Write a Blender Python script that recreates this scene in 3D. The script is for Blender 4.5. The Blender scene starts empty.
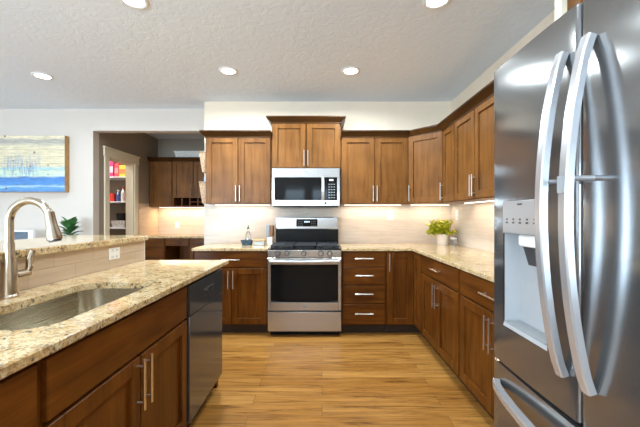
import bpy, bmesh, math, random
from mathutils import Vector, Matrix
random.seed(7)
R = math.radians
S = bpy.context.scene
COL = S.collection

# ------------------------------------------------------------------ camera
cam_d = bpy.data.cameras.new('camera')
cam = bpy.data.objects.new('camera', cam_d)
COL.objects.link(cam)
cam.location = (0, 0, 1.25)
cam.rotation_euler = (R(90), 0, 0)
cam_d.sensor_width = 36
cam_d.lens = 340 / 640 * 36
cam_d.shift_x = -2 / 640
cam_d.shift_y = 2.5 / 640
cam_d.clip_start = 0.02
S.camera = cam

# ------------------------------------------------------------------ world, daylight, exposure
w = bpy.data.worlds.new('sky')
S.world = w
w.use_nodes = True
w.node_tree.nodes['Background'].inputs[0].default_value = (0.70, 0.86, 1.0, 1)
w.node_tree.nodes['Background'].inputs[1].default_value = 2.2
S.view_settings.view_transform = 'Standard'
S.view_settings.look = 'None'
S.view_settings.exposure = 0.50
S.view_settings.gamma = 1.0
S.view_settings.use_curve_mapping = False
S.cycles.max_bounces = 8
S.cycles.sample_clamp_indirect = 6.0

WIN_W = 1.0      # daylight strength through the windows
CAN_W = 1.0      # recessed lamps
LED_W = 0.23      # strips under the wall cabinets

def area(name, loc, rot, sx, sy, power, color=(1, 1, 1), parent=None, spread=180, shape='RECTANGLE'):
    d = bpy.data.lights.new(name, 'AREA')
    d.shape = shape
    d.size = sx
    if shape in ('RECTANGLE', 'ELLIPSE'):
        d.size_y = sy
    d.energy = power
    d.color = color
    d.spread = R(spread)
    o = bpy.data.objects.new(name, d)
    COL.objects.link(o)
    o.location = loc
    o.rotation_euler = rot
    if parent:
        o.parent = parent
    return o

# room extents
XL, XR = -6.2, 1.59
YB, YF = 4.19, -3.6          # kitchen wall, wall behind the camera
YA = 4.47                    # wall with the picture
YD = 6.24                    # back of the desk nook
XS = -3.01                   # nook side wall
XE = -1.45                   # end of the kitchen wall
CEIL = 2.66
# windows behind the camera: (x0, x1, z0, z1); windows of the wall far to the side: (y0, y1, z0, z1)
REAR_WINS = [(-4.3, -2.0, 0.15, 2.4), (-1.25, -0.55, 1.30, 2.3), (-0.35, 0.35, 1.30, 2.3)]  # wide first window is added, sized to spread soft light through the room
SIDE_WINS = [(-2.6, -0.6, 0.35, 2.25), (0.3, 2.3, 0.35, 2.25)]
for i, (a, b, c, d) in enumerate(REAR_WINS):
    area('daylight', ((a + b) / 2, YF - 0.25, (c + d) / 2), (R(135), 0, 0), b - a, d - c, (88 if b - a > 1 else 24) * (b - a) * (d - c) * WIN_W, (0.60, 0.81, 1.0))  # area lamps outside the panes, tilted up to brighten the ceiling
for i, (a, b, c, d) in enumerate(SIDE_WINS):
    area('daylight', (XL - 0.25, (a + b) / 2, (c + d) / 2), (R(122), 0, R(-90)), b - a, d - c, 5 * (b - a) * (d - c) * WIN_W, (0.60, 0.81, 1.0))

# ------------------------------------------------------------------ node helpers
def new_mat(name):
    m = bpy.data.materials.new(name)
    m.use_nodes = True
    nt = m.node_tree
    return m, nt, nt.nodes['Principled BSDF']

def nd(nt, t, **kw):
    n = nt.nodes.new(t)
    for k, v in kw.items():
        if hasattr(n, k):
            setattr(n, k, v)
        else:
            n.inputs[k].default_value = v
    return n

def ramp(nt, fac, stops, interp='LINEAR'):
    r = nt.nodes.new('ShaderNodeValToRGB')
    r.color_ramp.interpolation = interp
    e = r.color_ramp.elements
    while len(e) < len(stops):
        e.new(0.5)
    for k, (p, c) in enumerate(stops):
        e[k].position = p
        e[k].color = (c[0], c[1], c[2], 1) if hasattr(c, '__len__') else (c, c, c, 1)
    nt.links.new(fac, r.inputs[0])
    return r.outputs[0]

def mixc(nt, fac, a, b, mode='MIX'):
    m = nt.nodes.new('ShaderNodeMix')
    m.data_type = 'RGBA'
    m.blend_type = mode
    for sock, v in ((m.inputs[0], fac), (m.inputs[6], a), (m.inputs[7], b)):
        if isinstance(v, bpy.types.NodeSocket):
            nt.links.new(v, sock)
        elif isinstance(v, (int, float)):
            sock.default_value = v
        else:
            sock.default_value = (v[0], v[1], v[2], 1)
    return m.outputs[2]

def bump(nt, p, height, strength, dist=0.01):
    b = nt.nodes.new('ShaderNodeBump')
    b.inputs['Strength'].default_value = strength
    b.inputs['Distance'].default_value = dist
    nt.links.new(height, b.inputs['Height'])
    nt.links.new(b.outputs[0], p.inputs['Normal'])

def coords(nt, scale=(1, 1, 1), rnd=False, swap=None):
    tc = nt.nodes.new('ShaderNodeTexCoord')
    out = tc.outputs['Object']
    if rnd:
        oi = nt.nodes.new('ShaderNodeObjectInfo')
        va = nt.nodes.new('ShaderNodeVectorMath')
        va.operation = 'MULTIPLY_ADD'
        cx = nt.nodes.new('ShaderNodeCombineXYZ')
        for k in range(3):
            nt.links.new(oi.outputs['Random'], cx.inputs[k])
        nt.links.new(cx.outputs[0], va.inputs[0])
        va.inputs[1].default_value = (13, 17, 11)
        nt.links.new(out, va.inputs[2])
        out = va.outputs[0]
    if swap:
        sp = nt.nodes.new('ShaderNodeSeparateXYZ')
        nt.links.new(out, sp.inputs[0])
        cb = nt.nodes.new('ShaderNodeCombineXYZ')
        for k, ax in enumerate(swap):
            nt.links.new(sp.outputs['XYZ'.index(ax)], cb.inputs[k])
        out = cb.outputs[0]
    mp = nt.nodes.new('ShaderNodeMapping')
    mp.inputs['Scale'].default_value = scale
    nt.links.new(out, mp.inputs[0])
    return mp.outputs[0]

def noise(nt, vec, scale, detail=4, rough=0.55, dist=0.0):
    n = nt.nodes.new('ShaderNodeTexNoise')
    n.inputs['Scale'].default_value = scale
    n.inputs['Detail'].default_value = detail
    n.inputs['Roughness'].default_value = rough
    n.inputs['Distortion'].default_value = dist
    nt.links.new(vec, n.inputs['Vector'])
    return n.outputs['Fac']

def plain(name, col, rough=0.5, metal=0.0, vary=0.06, bmp=0.0, scale=30, coat=0.0, trans=0.0, ior=1.45):
    m, nt, p = new_mat(name)
    v = coords(nt)
    n = noise(nt, v, scale)
    c0 = tuple(max(0, c * (1 - vary)) for c in col)
    c1 = tuple(min(1, c * (1 + vary)) for c in col)
    nt.links.new(ramp(nt, n, [(0.3, c0), (0.7, c1)]), p.inputs['Base Color'])
    p.inputs['Roughness'].default_value = rough
    p.inputs['Metallic'].default_value = metal
    p.inputs['Coat Weight'].default_value = coat
    p.inputs['Transmission Weight'].default_value = trans
    p.inputs['IOR'].default_value = ior
    if bmp:
        bump(nt, p, n, bmp, 0.004)
    return m

def emit(name, col, strength):
    m, nt, p = new_mat(name)
    p.inputs['Base Color'].default_value = (col[0], col[1], col[2], 1)
    p.inputs['Emission Color'].default_value = (col[0], col[1], col[2], 1)
    p.inputs['Emission Strength'].default_value = strength
    return m

def wood(name, axis, dark, mid, light, rough=0.33):
    m, nt, p = new_mat(name)
    sc = {'x': (1.2, 14, 14), 'z': (14, 14, 1.2), 'y': (14, 1.2, 14)}[axis]
    v = coords(nt, sc, rnd=True)
    n1 = noise(nt, v, 1.6, 6, 0.6, 0.6)
    v2 = coords(nt, (1.5, 1.5, 1.5), rnd=True)
    n2 = noise(nt, v2, 2.2, 3, 0.5)
    base = ramp(nt, n1, [(0.25, dark), (0.5, mid), (0.78, light)])
    blotch = ramp(nt, n2, [(0.3, 0.72), (0.7, 1.12)])
    nt.links.new(mixc(nt, 1.0, base, blotch, 'MULTIPLY'), p.inputs['Base Color'])
    p.inputs['Roughness'].default_value = rough
    p.inputs['Specular IOR Level'].default_value = 0.15
    bump(nt, p, n1, 0.06, 0.002)
    return m

def steel(name, col, rough, axis='z', var=0.06, aniso=0.0, metal=1.0):
    m, nt, p = new_mat(name)
    sc = {'x': (1, 160, 160), 'z': (160, 160, 1), 'y': (160, 1, 160)}[axis]
    v = coords(nt, sc)
    n = noise(nt, v, 3, 3)
    p.inputs['Metallic'].default_value = metal
    p.inputs['Anisotropic'].default_value = aniso
    nt.links.new(ramp(nt, n, [(0.3, tuple(c * (1 - var) for c in col)), (0.7, tuple(min(1, c * (1 + var)) for c in col))]), p.inputs['Base Color'])
    nt.links.new(ramp(nt, n, [(0.3, rough * (1 - 2 * var)), (0.7, rough * (1 + 2 * var))]), p.inputs['Roughness'])
    return m

def tile(name, swap, bw, bh, c1, c2, grout, off=(0, 0)):
    m, nt, p = new_mat(name)
    v = coords(nt, (1, 1, 1), swap=swap)
    mp = nt.nodes.new('ShaderNodeMapping')
    mp.inputs['Location'].default_value = (off[0], off[1], 0)
    nt.links.new(v, mp.inputs[0])
    b = nt.nodes.new('ShaderNodeTexBrick')
    b.inputs['Scale'].default_value = 1
    b.inputs['Brick Width'].default_value = bw
    b.inputs['Row Height'].default_value = bh
    b.inputs['Mortar Size'].default_value = 0.0022
    b.inputs['Mortar Smooth'].default_value = 0.3
    b.inputs['Color1'].default_value = (*c1, 1)
    b.inputs['Color2'].default_value = (*c2, 1)
    b.inputs['Mortar'].default_value = (*grout, 1)
    nt.links.new(mp.outputs[0], b.inputs['Vector'])
    vs = coords(nt, (3, 30, 3), swap=swap)
    n = noise(nt, vs, 1.2, 5, 0.6, 0.4)
    nt.links.new(mixc(nt, 1.0, b.outputs['Color'], ramp(nt, n, [(0.3, 0.86), (0.7, 1.05)]), 'MULTIPLY'), p.inputs['Base Color'])
    p.inputs['Roughness'].default_value = 0.35
    inv = nt.nodes.new('ShaderNodeMath')
    inv.operation = 'SUBTRACT'
    inv.inputs[0].default_value = 1
    nt.links.new(b.outputs['Fac'], inv.inputs[1])
    bump(nt, p, inv.outputs[0], 0.4, 0.002)
    return m

def granite():
    m, nt, p = new_mat('granite')
    v = coords(nt)
    big = noise(nt, v, 16, 4, 0.6, 0.5)
    fine = noise(nt, v, 75, 3, 0.6)
    spk = noise(nt, v, 120, 2, 0.5)
    dk = noise(nt, v, 42, 3, 0.7, 0.3)
    base = ramp(nt, big, [(0.30, (0.30, 0.17, 0.06)), (0.45, (0.52, 0.34, 0.14)), (0.60, (0.64, 0.48, 0.26)), (0.75, (0.70, 0.57, 0.38))])
    c = mixc(nt, ramp(nt, fine, [(0.45, 0.0), (0.65, 0.65)]), base, (0.74, 0.62, 0.43))
    c = mixc(nt, ramp(nt, spk, [(0.55, 0.0), (0.62, 0.8)]), c, (0.27, 0.15, 0.07))
    c = mixc(nt, ramp(nt, dk, [(0.585, 0.0), (0.64, 0.9)]), c, (0.075, 0.055, 0.05))
    nt.links.new(c, p.inputs['Base Color'])
    p.inputs['Roughness'].default_value = 0.10
    return m

def floor_mat():
    m, nt, p = new_mat('oak_boards')
    v = coords(nt)
    b = nt.nodes.new('ShaderNodeTexBrick')
    b.offset = 0.37
    b.inputs['Scale'].default_value = 1
    b.inputs['Brick Width'].default_value = 1.25
    b.inputs['Row Height'].default_value = 0.125
    b.inputs['Mortar Size'].default_value = 0.0012
    b.inputs['Mortar Smooth'].default_value = 0.2
    b.inputs['Color1'].default_value = (0.30, 0.130, 0.028, 1)
    b.inputs['Color2'].default_value = (0.41, 0.200, 0.052, 1)
    b.inputs['Mortar'].default_value = (0.12, 0.05, 0.018, 1)
    nt.links.new(v, b.inputs['Vector'])
    # grain shifts from board to board
    add = nt.nodes.new('ShaderNodeVectorMath')
    add.operation = 'MULTIPLY_ADD'
    nt.links.new(b.outputs['Color'], add.inputs[0])
    add.inputs[1].default_value = (25, 60, 0)
    nt.links.new(v, add.inputs[2])
    mp = nt.nodes.new('ShaderNodeMapping')
    mp.inputs['Scale'].default_value = (1.1, 16, 1)
    nt.links.new(add.outputs[0], mp.inputs[0])
    n = noise(nt, mp.outputs[0], 1.7, 6, 0.62, 1.2)
    g = ramp(nt, n, [(0.32, (0.42, 0.34, 0.26)), (0.46, (0.88, 0.84, 0.76)), (0.68, (1.28, 1.3, 1.25))])
    nt.links.new(mixc(nt, 1.0, b.outputs['Color'], g, 'MULTIPLY'), p.inputs['Base Color'])
    p.inputs['Roughness'].default_value = 0.33
    p.inputs['Specular IOR Level'].default_value = 0.2
    bump(nt, p, n, 0.05, 0.002)
    return m

def ceiling_mat():
    m, nt, p = new_mat('knockdown_plaster')
    v = coords(nt)
    n = noise(nt, v, 9, 6, 0.62, 1.6)
    p.inputs['Base Color'].default_value = (0.80, 0.86, 0.93, 1)
    p.inputs['Roughness'].default_value = 0.9
    h = ramp(nt, n, [(0.47, 0.0), (0.53, 1.0)])
    bump(nt, p, h, 0.2, 0.006)
    return m

def glass_pane():
    m, nt, p = new_mat('window_glass')
    nt.nodes.remove(p)
    t = nt.nodes.new('ShaderNodeBsdfTransparent')
    g = nt.nodes.new('ShaderNodeBsdfGlossy')
    g.inputs['Roughness'].default_value = 0.02
    mx = nt.nodes.new('ShaderNodeMixShader')
    mx.inputs[0].default_value = 0.06
    nt.links.new(t.outputs[0], mx.inputs[1])
    nt.links.new(g.outputs[0], mx.inputs[2])
    nt.links.new(mx.outputs[0], nt.nodes['Material Output'].inputs[0])
    return m

def picture_mat(x0, x1, z0, z1):
    """painted boards: cream sky with a grey streak, pale trees, blue water"""
    m, nt, p = new_mat('painted_boards')
    tc = nt.nodes.new('ShaderNodeTexCoord')
    sp = nt.nodes.new('ShaderNodeSeparateXYZ')
    nt.links.new(tc.outputs['Object'], sp.inputs[0])
    mr = nt.nodes.new('ShaderNodeMapRange')
    mr.inputs[1].default_value = z0
    mr.inputs[2].default_value = z1
    nt.links.new(sp.outputs['Z'], mr.inputs[0])
    vs = coords(nt, (2.5, 1, 12))
    n = noise(nt, vs, 2.0, 5, 0.6, 0.3)
    ad = nt.nodes.new('ShaderNodeMath')
    ad.operation = 'MULTIPLY_ADD'
    nt.links.new(n, ad.inputs[0])
    ad.inputs[1].default_value = 0.12
    nt.links.new(mr.outputs[0], ad.inputs[2])
    sub = nt.nodes.new('ShaderNodeMath')
    sub.operation = 'SUBTRACT'
    nt.links.new(ad.outputs[0], sub.inputs[0])
    sub.inputs[1].default_value = 0.06
    c = ramp(nt, sub.outputs[0], [(0.0, (0.10, 0.28, 0.62)), (0.07, (0.14, 0.36, 0.70)), (0.10, (0.45, 0.68, 0.80)), (0.13, (0.10, 0.30, 0.72)), (0.25, (0.08, 0.24, 0.62)),
                                 (0.28, (0.62, 0.78, 0.68)), (0.38, (0.66, 0.78, 0.62)), (0.41, (0.35, 0.62, 0.72)), (0.46, (0.78, 0.70, 0.50)), (0.80, (0.80, 0.72, 0.53)), (0.86, (0.55, 0.52, 0.46)), (0.92, (0.50, 0.47, 0.44)), (0.95, (0.85, 0.76, 0.56))])
    # pale blue tree streaks
    vt = coords(nt, (22, 1, 3.0))
    t = noise(nt, vt, 2.0, 4, 0.7)
    band = ramp(nt, mr.outputs[0], [(0.24, 0.0), (0.34, 1.0), (0.5, 1.0), (0.72, 0.0)])
    mid = nt.nodes.new('ShaderNodeMapRange')
    mid.interpolation_type = 'SMOOTHSTEP'
    ab = nt.nodes.new('ShaderNodeMath')
    ab.operation = 'ABSOLUTE'
    sx = nt.nodes.new('ShaderNodeMath')
    sx.operation = 'SUBTRACT'
    nt.links.new(sp.outputs['X'], sx.inputs[0])
    sx.inputs[1].default_value = x1 - 0.56
    nt.links.new(sx.outputs[0], ab.inputs[0])
    nt.links.new(ab.outputs[0], mid.inputs[0])
    mid.inputs[1].default_value = 0.16
    mid.inputs[2].default_value = 0.30
    mid.inputs[3].default_value = 1
    mid.inputs[4].default_value = 0
    m1 = nt.nodes.new('ShaderNodeMath')
    m1.operation = 'MULTIPLY'
    nt.links.new(band, m1.inputs[0])
    nt.links.new(mid.outputs[0], m1.inputs[1])
    m2 = nt.nodes.new('ShaderNodeMath')
    m2.operation = 'MULTIPLY'
    nt.links.new(m1.outputs[0], m2.inputs[0])
    nt.links.new(ramp(nt, t, [(0.46, 0.0), (0.56, 0.75)]), m2.inputs[1])
    c = mixc(nt, m2.outputs[0], c, (0.22, 0.34, 0.55))
    # knots
    vk = coords(nt, (1, 1, 1))
    vo = nt.nodes.new('ShaderNodeTexVoronoi')
    vo.inputs['Scale'].default_value = 9
    nt.links.new(vk, vo.inputs['Vector'])
    c = mixc(nt, ramp(nt, vo.outputs['Distance'], [(0.09, 0.85), (0.17, 0.0)]), c, (0.16, 0.09, 0.05))
    # board joints
    wv = nt.nodes.new('ShaderNodeMath')
    wv.operation = 'FRACT'
    ml = nt.nodes.new('ShaderNodeMath')
    ml.operation = 'MULTIPLY'
    ml.inputs[1].default_value = 8
    nt.links.new(mr.outputs[0], ml.inputs[0])
    nt.links.new(ml.outputs[0], wv.inputs[0])
    c = mixc(nt, ramp(nt, wv.outputs[0], [(0.0, 0.6), (0.06, 0.0)]), c, (0.25, 0.20, 0.14))
    wth = noise(nt, coords(nt, (3, 1, 25)), 3.0, 5, 0.65)
    c = mixc(nt, 1.0, c, ramp(nt, wth, [(0.3, (0.62, 0.60, 0.56)), (0.65, (1.0, 0.97, 0.92))]), 'MULTIPLY')
    nt.links.new(c, p.inputs['Base Color'])
    p.inputs['Roughness'].default_value = 0.6
    return m

def weave(name, c1, c2, scale=60):
    m, nt, p = new_mat(name)
    v = coords(nt, (1, 1, 1))
    ck = nt.nodes.new('ShaderNodeTexVoronoi')
    ck.inputs['Scale'].default_value = scale
    nt.links.new(v, ck.inputs['Vector'])
    nt.links.new(ramp(nt, ck.outputs['Distance'], [(0.2, c1), (0.6, c2)]), p.inputs['Base Color'])
    p.inputs['Roughness'].default_value = 0.8
    bump(nt, p, ck.outputs['Distance'], 0.5, 0.005)
    return m

WD, WM, WL = (0.112, 0.040, 0.009), (0.178, 0.070, 0.017), (0.235, 0.100, 0.027)
M = dict(
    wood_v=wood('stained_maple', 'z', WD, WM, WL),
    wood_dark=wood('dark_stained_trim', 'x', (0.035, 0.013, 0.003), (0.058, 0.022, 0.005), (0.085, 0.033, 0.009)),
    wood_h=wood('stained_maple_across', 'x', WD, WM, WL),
    base_v=wood('darker_base_wood', 'z', (0.055, 0.015, 0.002), (0.126, 0.038, 0.005), (0.19, 0.064, 0.009)),  # base cabinets: darker, redder tone than the wall cabinets
    base_h=wood('darker_base_wood_across', 'x', (0.055, 0.015, 0.002), (0.126, 0.038, 0.005), (0.19, 0.064, 0.009)),
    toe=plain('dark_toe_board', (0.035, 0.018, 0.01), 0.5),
    floor=floor_mat(), ceiling=ceiling_mat(), granite=granite(),
    wall=plain('cream_paint', (0.82, 0.68, 0.525), 0.85, vary=0.015, bmp=0.05, scale=60),
    wall_white=plain('pale_paint', (0.62, 0.55, 0.485), 0.85, vary=0.012, bmp=0.05, scale=60),
    wall_grey=plain('taupe_paint', (0.31, 0.25, 0.19), 0.85, vary=0.015, bmp=0.05, scale=60),
    trim=plain('trim_paint', (0.78, 0.69, 0.52), 0.5, vary=0.02),
    white=plain('white_paint', (0.82, 0.82, 0.81), 0.4, vary=0.01),
    plate=plain('white_plastic', (0.88, 0.86, 0.82), 0.35, vary=0.01),
    slot=plain('dark_slot', (0.05, 0.05, 0.05), 0.5),
    steel=steel('stainless_steel', (0.47, 0.46, 0.45), 0.20, 'x', 0.02, 0.7, 0.85),
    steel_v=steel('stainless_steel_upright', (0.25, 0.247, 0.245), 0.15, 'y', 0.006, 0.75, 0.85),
    steel_dark=steel('dark_fridge_side', (0.22, 0.22, 0.23), 0.35, 'z'),
    handle_steel=steel('handle_steel', (0.60, 0.605, 0.62), 0.24, 'z', 0.01, 0.0, 0.7),
    dw=steel('black_stainless', (0.15, 0.148, 0.145), 0.14, 'y', 0.01, 0.5, 0.7),
    nickel=steel('brushed_nickel', (0.48, 0.40, 0.31), 0.22, 'z', 0.02),
    pull=steel('satin_nickel', (0.78, 0.74, 0.68), 0.28, 'z', 0.03),
    bronze=plain('dark_bronze', (0.06, 0.05, 0.045), 0.35, 0.6),
    sink=steel('sink_steel', (0.60, 0.54, 0.43), 0.27, 'y', 0.03),
    black=plain('black_enamel', (0.010, 0.010, 0.0105), 0.22, vary=0.02, ior=1.25),
    iron=plain('cast_iron', (0.018, 0.018, 0.02), 0.55, vary=0.1, bmp=0.1),
    blackglass=plain('black_glass', (0.006, 0.006, 0.0065), 0.05, vary=0.02, ior=1.26),
    grey_plastic=plain('grey_plastic', (0.30, 0.31, 0.32), 0.35),
    dark_plastic=plain('dark_plastic', (0.06, 0.06, 0.065), 0.35),
    glass=glass_pane(),
    clear=plain('clear_glass', (0.93, 0.96, 0.97), 0.04, vary=0.005, trans=0.95),
    lamp=emit('lamp_glow', (1.0, 0.97, 0.92), 14.0),
    led=emit('strip_glow', (1.0, 0.88, 0.70), 5.0),
    display=emit('display_digits', (0.75, 0.9, 1.0), 0.7),
    tile_back=tile('backsplash_tile', 'XZY', 0.62, 0.155, (0.63, 0.515, 0.41), (0.68, 0.575, 0.465), (0.56, 0.45, 0.36), (0.2, -0.9)),
    tile_side=tile('backsplash_tile_side', 'YZX', 0.62, 0.155, (0.63, 0.515, 0.41), (0.68, 0.575, 0.465), (0.56, 0.45, 0.36), (0.2, -0.9)),
    tile_bar=tile('bar_tile', 'YZX', 0.30, 0.077, (0.56, 0.41, 0.28), (0.62, 0.47, 0.33), (0.46, 0.34, 0.23), (0.08, -0.914)),
    art_edge=plain('picture_edge_wood', (0.42, 0.24, 0.09), 0.6, vary=0.2),
    basket=weave('rope_weave', (0.88, 0.86, 0.82), (0.60, 0.57, 0.52), 55),
    pocket=weave('seagrass_weave', (0.60, 0.43, 0.28), (0.36, 0.22, 0.13), 70),
    leaf=plain('lime_leaf', (0.56, 0.55, 0.025), 0.5, vary=0.25, scale=40),
    leaf_dark=plain('dark_leaf', (0.06, 0.17, 0.05), 0.3, vary=0.3, scale=15),
    pot=plain('blush_pot', (0.84, 0.70, 0.58), 0.6, vary=0.05),
    soil=plain('soil', (0.03, 0.02, 0.012), 0.9, vary=0.3),
    screen=plain('screen_glass', (0.02, 0.045, 0.07), 0.15),
    blue=plain('blue_glaze', (0.045, 0.10, 0.15), 0.35, vary=0.5, scale=60),
    copper=plain('brown_wood_block', (0.28, 0.13, 0.06), 0.45, vary=0.2),
    bamboo=plain('bamboo_lid', (0.55, 0.33, 0.14), 0.5, vary=0.12),
)

# ------------------------------------------------------------------ mesh helpers
WORLD = {}

class MB:
    def __init__(self):
        self.bm = bmesh.new()
        self.mi = 0

    def _done(self, faces):
        for f in faces:
            if f.is_valid:
                f.material_index = self.mi

    def box(self, x0, x1, y0, y1, z0, z1, bev=0.0, seg=1):
        b = bmesh.new()
        vs = [b.verts.new((x, y, z)) for x in (x0, x1) for y in (y0, y1) for z in (z0, z1)]
        for q in ((0, 1, 3, 2), (4, 6, 7, 5), (0, 4, 5, 1), (2, 3, 7, 6), (0, 2, 6, 4), (1, 5, 7, 3)):
            b.faces.new([vs[i] for i in q])
        if bev > 0:
            bmesh.ops.bevel(b, geom=b.edges[:], offset=bev, segments=seg, affect='EDGES', profile=0.5)
        return self.merge(b)

    def merge(self, b, mat=None):
        vm = {}
        for v in b.verts:
            co = mat @ v.co if mat else v.co
            vm[v] = self.bm.verts.new(co)
        fs = []
        for f in b.faces:
            try:
                nf = self.bm.faces.new([vm[v] for v in f.verts])
                fs.append(nf)
            except ValueError:
                pass
        self._done(fs)
        b.free()
        return self

    def cyl(self, p0, p1, r, seg=14, r2=None, cap=True):
        p0, p1 = Vector(p0), Vector(p1)
        r2 = r if r2 is None else r2
        d = (p1 - p0).normalized()
        u = d.orthogonal().normalized()
        v = d.cross(u)
        a, c = [], []
        for k in range(seg):
            t = 2 * math.pi * k / seg
            o = u * math.cos(t) + v * math.sin(t)
            a.append(self.bm.verts.new(p0 + o * r))
            c.append(self.bm.verts.new(p1 + o * r2))
        fs = [self.bm.faces.new((a[k], a[(k + 1) % seg], c[(k + 1) % seg], c[k])) for k in range(seg)]
        if cap:
            fs.append(self.bm.faces.new(a[::-1]))
            fs.append(self.bm.faces.new(c))
        self._done(fs)
        return self

    def lathe(self, prof, cx, cy, seg=24):
        rings = []
        for r, z in prof:
            if r < 1e-5:
                rings.append([self.bm.verts.new((cx, cy, z))])
            else:
                rings.append([self.bm.verts.new((cx + r * math.cos(2 * math.pi * k / seg), cy + r * math.sin(2 * math.pi * k / seg), z)) for k in range(seg)])
        fs = []
        for a, b in zip(rings, rings[1:]):
            for k in range(seg):
                k2 = (k + 1) % seg
                q = [a[k % len(a)], a[k2 % len(a)], b[k2 % len(b)], b[k % len(b)]]
                q2 = []
                for x in q:
                    if x not in q2:
                        q2.append(x)
                if len(q2) > 2:
                    fs.append(self.bm.faces.new(q2))
        self._done(fs)
        return self

    def sweep(self, pts, radii, seg=14, sec=None, up=None):
        """tube (or section sec, list of (u, v)) along a list of points"""
        pts = [Vector(p) for p in pts]
        if not hasattr(radii, '__len__'):
            radii = [radii] * len(pts)
        rings = []
        u = None
        for i, p in enumerate(pts):
            d = (pts[min(i + 1, len(pts) - 1)] - pts[max(i - 1, 0)]).normalized()
            if up is not None:
                u = Vector(up) - d * d.dot(Vector(up))
                u.normalize()
            elif u is None:
                u = d.orthogonal().normalized()
            else:
                u = (u - d * u.dot(d)).normalized()
            v = d.cross(u)
            if sec:
                rings.append([self.bm.verts.new(p + u * a * radii[i] + v * b * radii[i]) for a, b in sec])
            else:
                rings.append([self.bm.verts.new(p + (u * math.cos(2 * math.pi * k / seg) + v * math.sin(2 * math.pi * k / seg)) * radii[i]) for k in range(seg)])
        n = len(rings[0])
        fs = []
        for a, b in zip(rings, rings[1:]):
            for k in range(n):
                fs.append(self.bm.faces.new((a[k], a[(k + 1) % n], b[(k + 1) % n], b[k])))
        fs.append(self.bm.faces.new(rings[0][::-1]))
        fs.append(self.bm.faces.new(rings[-1]))
        self._done(fs)
        return self

    def prism(self, poly, z0, z1, bev=0.0, seg=2):
        b = bmesh.new()
        lo = [b.verts.new((x, y, z0)) for x, y in poly]
        hi = [b.verts.new((x, y, z1)) for x, y in poly]
        n = len(poly)
        b.faces.new(lo[::-1])
        b.faces.new(hi)
        for k in range(n):
            b.faces.new((lo[k], lo[(k + 1) % n], hi[(k + 1) % n], hi[k]))
        bmesh.ops.recalc_face_normals(b, faces=b.faces[:])
        if bev:
            es = [e for e in b.edges if abs(e.verts[0].co.z - e.verts[1].co.z) < 1e-6]
            bmesh.ops.bevel(b, geom=es, offset=bev, segments=seg, affect='EDGES', profile=0.5)
        return self.merge(b)

    def frustum(self, lo, hi, z0, z1):
        """lo, hi: lists of xy of equal length"""
        a = [self.bm.verts.new((x, y, z0)) for x, y in lo]
        c = [self.bm.verts.new((x, y, z1)) for x, y in hi]
        n = len(a)
        fs = [self.bm.faces.new(a[::-1]), self.bm.faces.new(c)]
        for k in range(n):
            fs.append(self.bm.faces.new((a[k], a[(k + 1) % n], c[(k + 1) % n], c[k])))
        self._done(fs)
        return self

    def build(self, name, mat, parent=None, world=False):
        me = bpy.data.meshes.new(name)
        bmesh.ops.recalc_face_normals(self.bm, faces=self.bm.faces[:])
        if world and parent:
            self.bm.transform(WORLD[parent.name].inverted())
        self.bm.to_mesh(me)
        self.bm.free()
        for mm in (mat if isinstance(mat, (list, tuple)) else [mat]):
            me.materials.append(M[mm] if isinstance(mm, str) else mm)
        me.polygons.foreach_set('use_smooth', [True] * len(me.polygons))
        me.set_sharp_from_angle(angle=R(20))
        o = bpy.data.objects.new(name, me)
        COL.objects.link(o)
        if parent:
            o.parent = parent
            WORLD[o.name] = WORLD[parent.name]
        else:
            WORLD[o.name] = Matrix.Identity(4)
        return o

def thing(name, label, cat, loc=(0, 0, 0), rz=0, group=None):
    o = bpy.data.objects.new(name, None)
    o.empty_display_size = 0.05
    COL.objects.link(o)
    o.location = loc
    o.rotation_euler = (0, 0, rz)
    WORLD[o.name] = Matrix.Translation(loc) @ Matrix.Rotation(rz, 4, 'Z')
    tag(o, label, cat, group)
    return o

def tag(o, label, cat, group=None):
    o['label'] = label
    o['category'] = cat
    if group:
        o['group'] = group
    return o

def struct(name, mb, mat):
    o = mb.build(name, mat)
    o['kind'] = 'structure'
    return o

def copy_tree(o, parent=None):
    c = o.copy()
    COL.objects.link(c)
    if parent:
        c.parent = parent
    for ch in list(o.children):
        copy_tree(ch, c)
    return c

def rbox(name, mat, parent, *b, bev=0.0, world=True, seg=1):
    return MB().box(*b, bev=bev, seg=seg).build(name, mat, parent, world)

# ------------------------------------------------------------------ setting: floor, ceiling, walls
struct('floor', MB().box(XL - .1, XR + .1, YF - .1, YD + .1, -0.1, 0), 'floor')
struct('ceiling', MB().box(XL - .1, XR + .1, YF - .1, YD + .1, CEIL, CEIL + 0.1), 'ceiling')
struct('wall_right', MB().box(XR, XR + .12, YF, YB, 0, CEIL), 'wall')
struct('wall_back', MB().box(XE, XR + .12, YB, YA + .12, 0, CEIL), 'wall')
mb = MB()
mb.box(XL, XS, YA, YA + .12, 0, CEIL)
mb.box(XS, XE, YA, YA + .12, 2.37, CEIL)
struct('wall_picture_side', mb, 'wall_white')
# nook side wall with the pantry doorway
PY0, PY1, PZ = 4.79, 5.44, 2.08
mb = MB()
mb.box(XS - .12, XS, YA + .12, PY0, 0, CEIL)
mb.box(XS - .12, XS, PY1, YD, 0, CEIL)
mb.box(XS - .12, XS, PY0, PY1, PZ, CEIL)
struct('wall_nook_side', mb, 'wall_grey')
struct('wall_nook_back', MB().box(XS - 1.9, XE + .5, YD, YD + .12, 0, CEIL), 'wall_grey')
struct('wall_nook_end', MB().box(XE + .0, XE + .12, YA + .12, YD, 0, CEIL), 'wall_grey')
struct('wall_pantry_end', MB().box(XS - 1.9, XS - 1.78, YA + .12, YD, 0, CEIL), 'wall_white')
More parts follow.
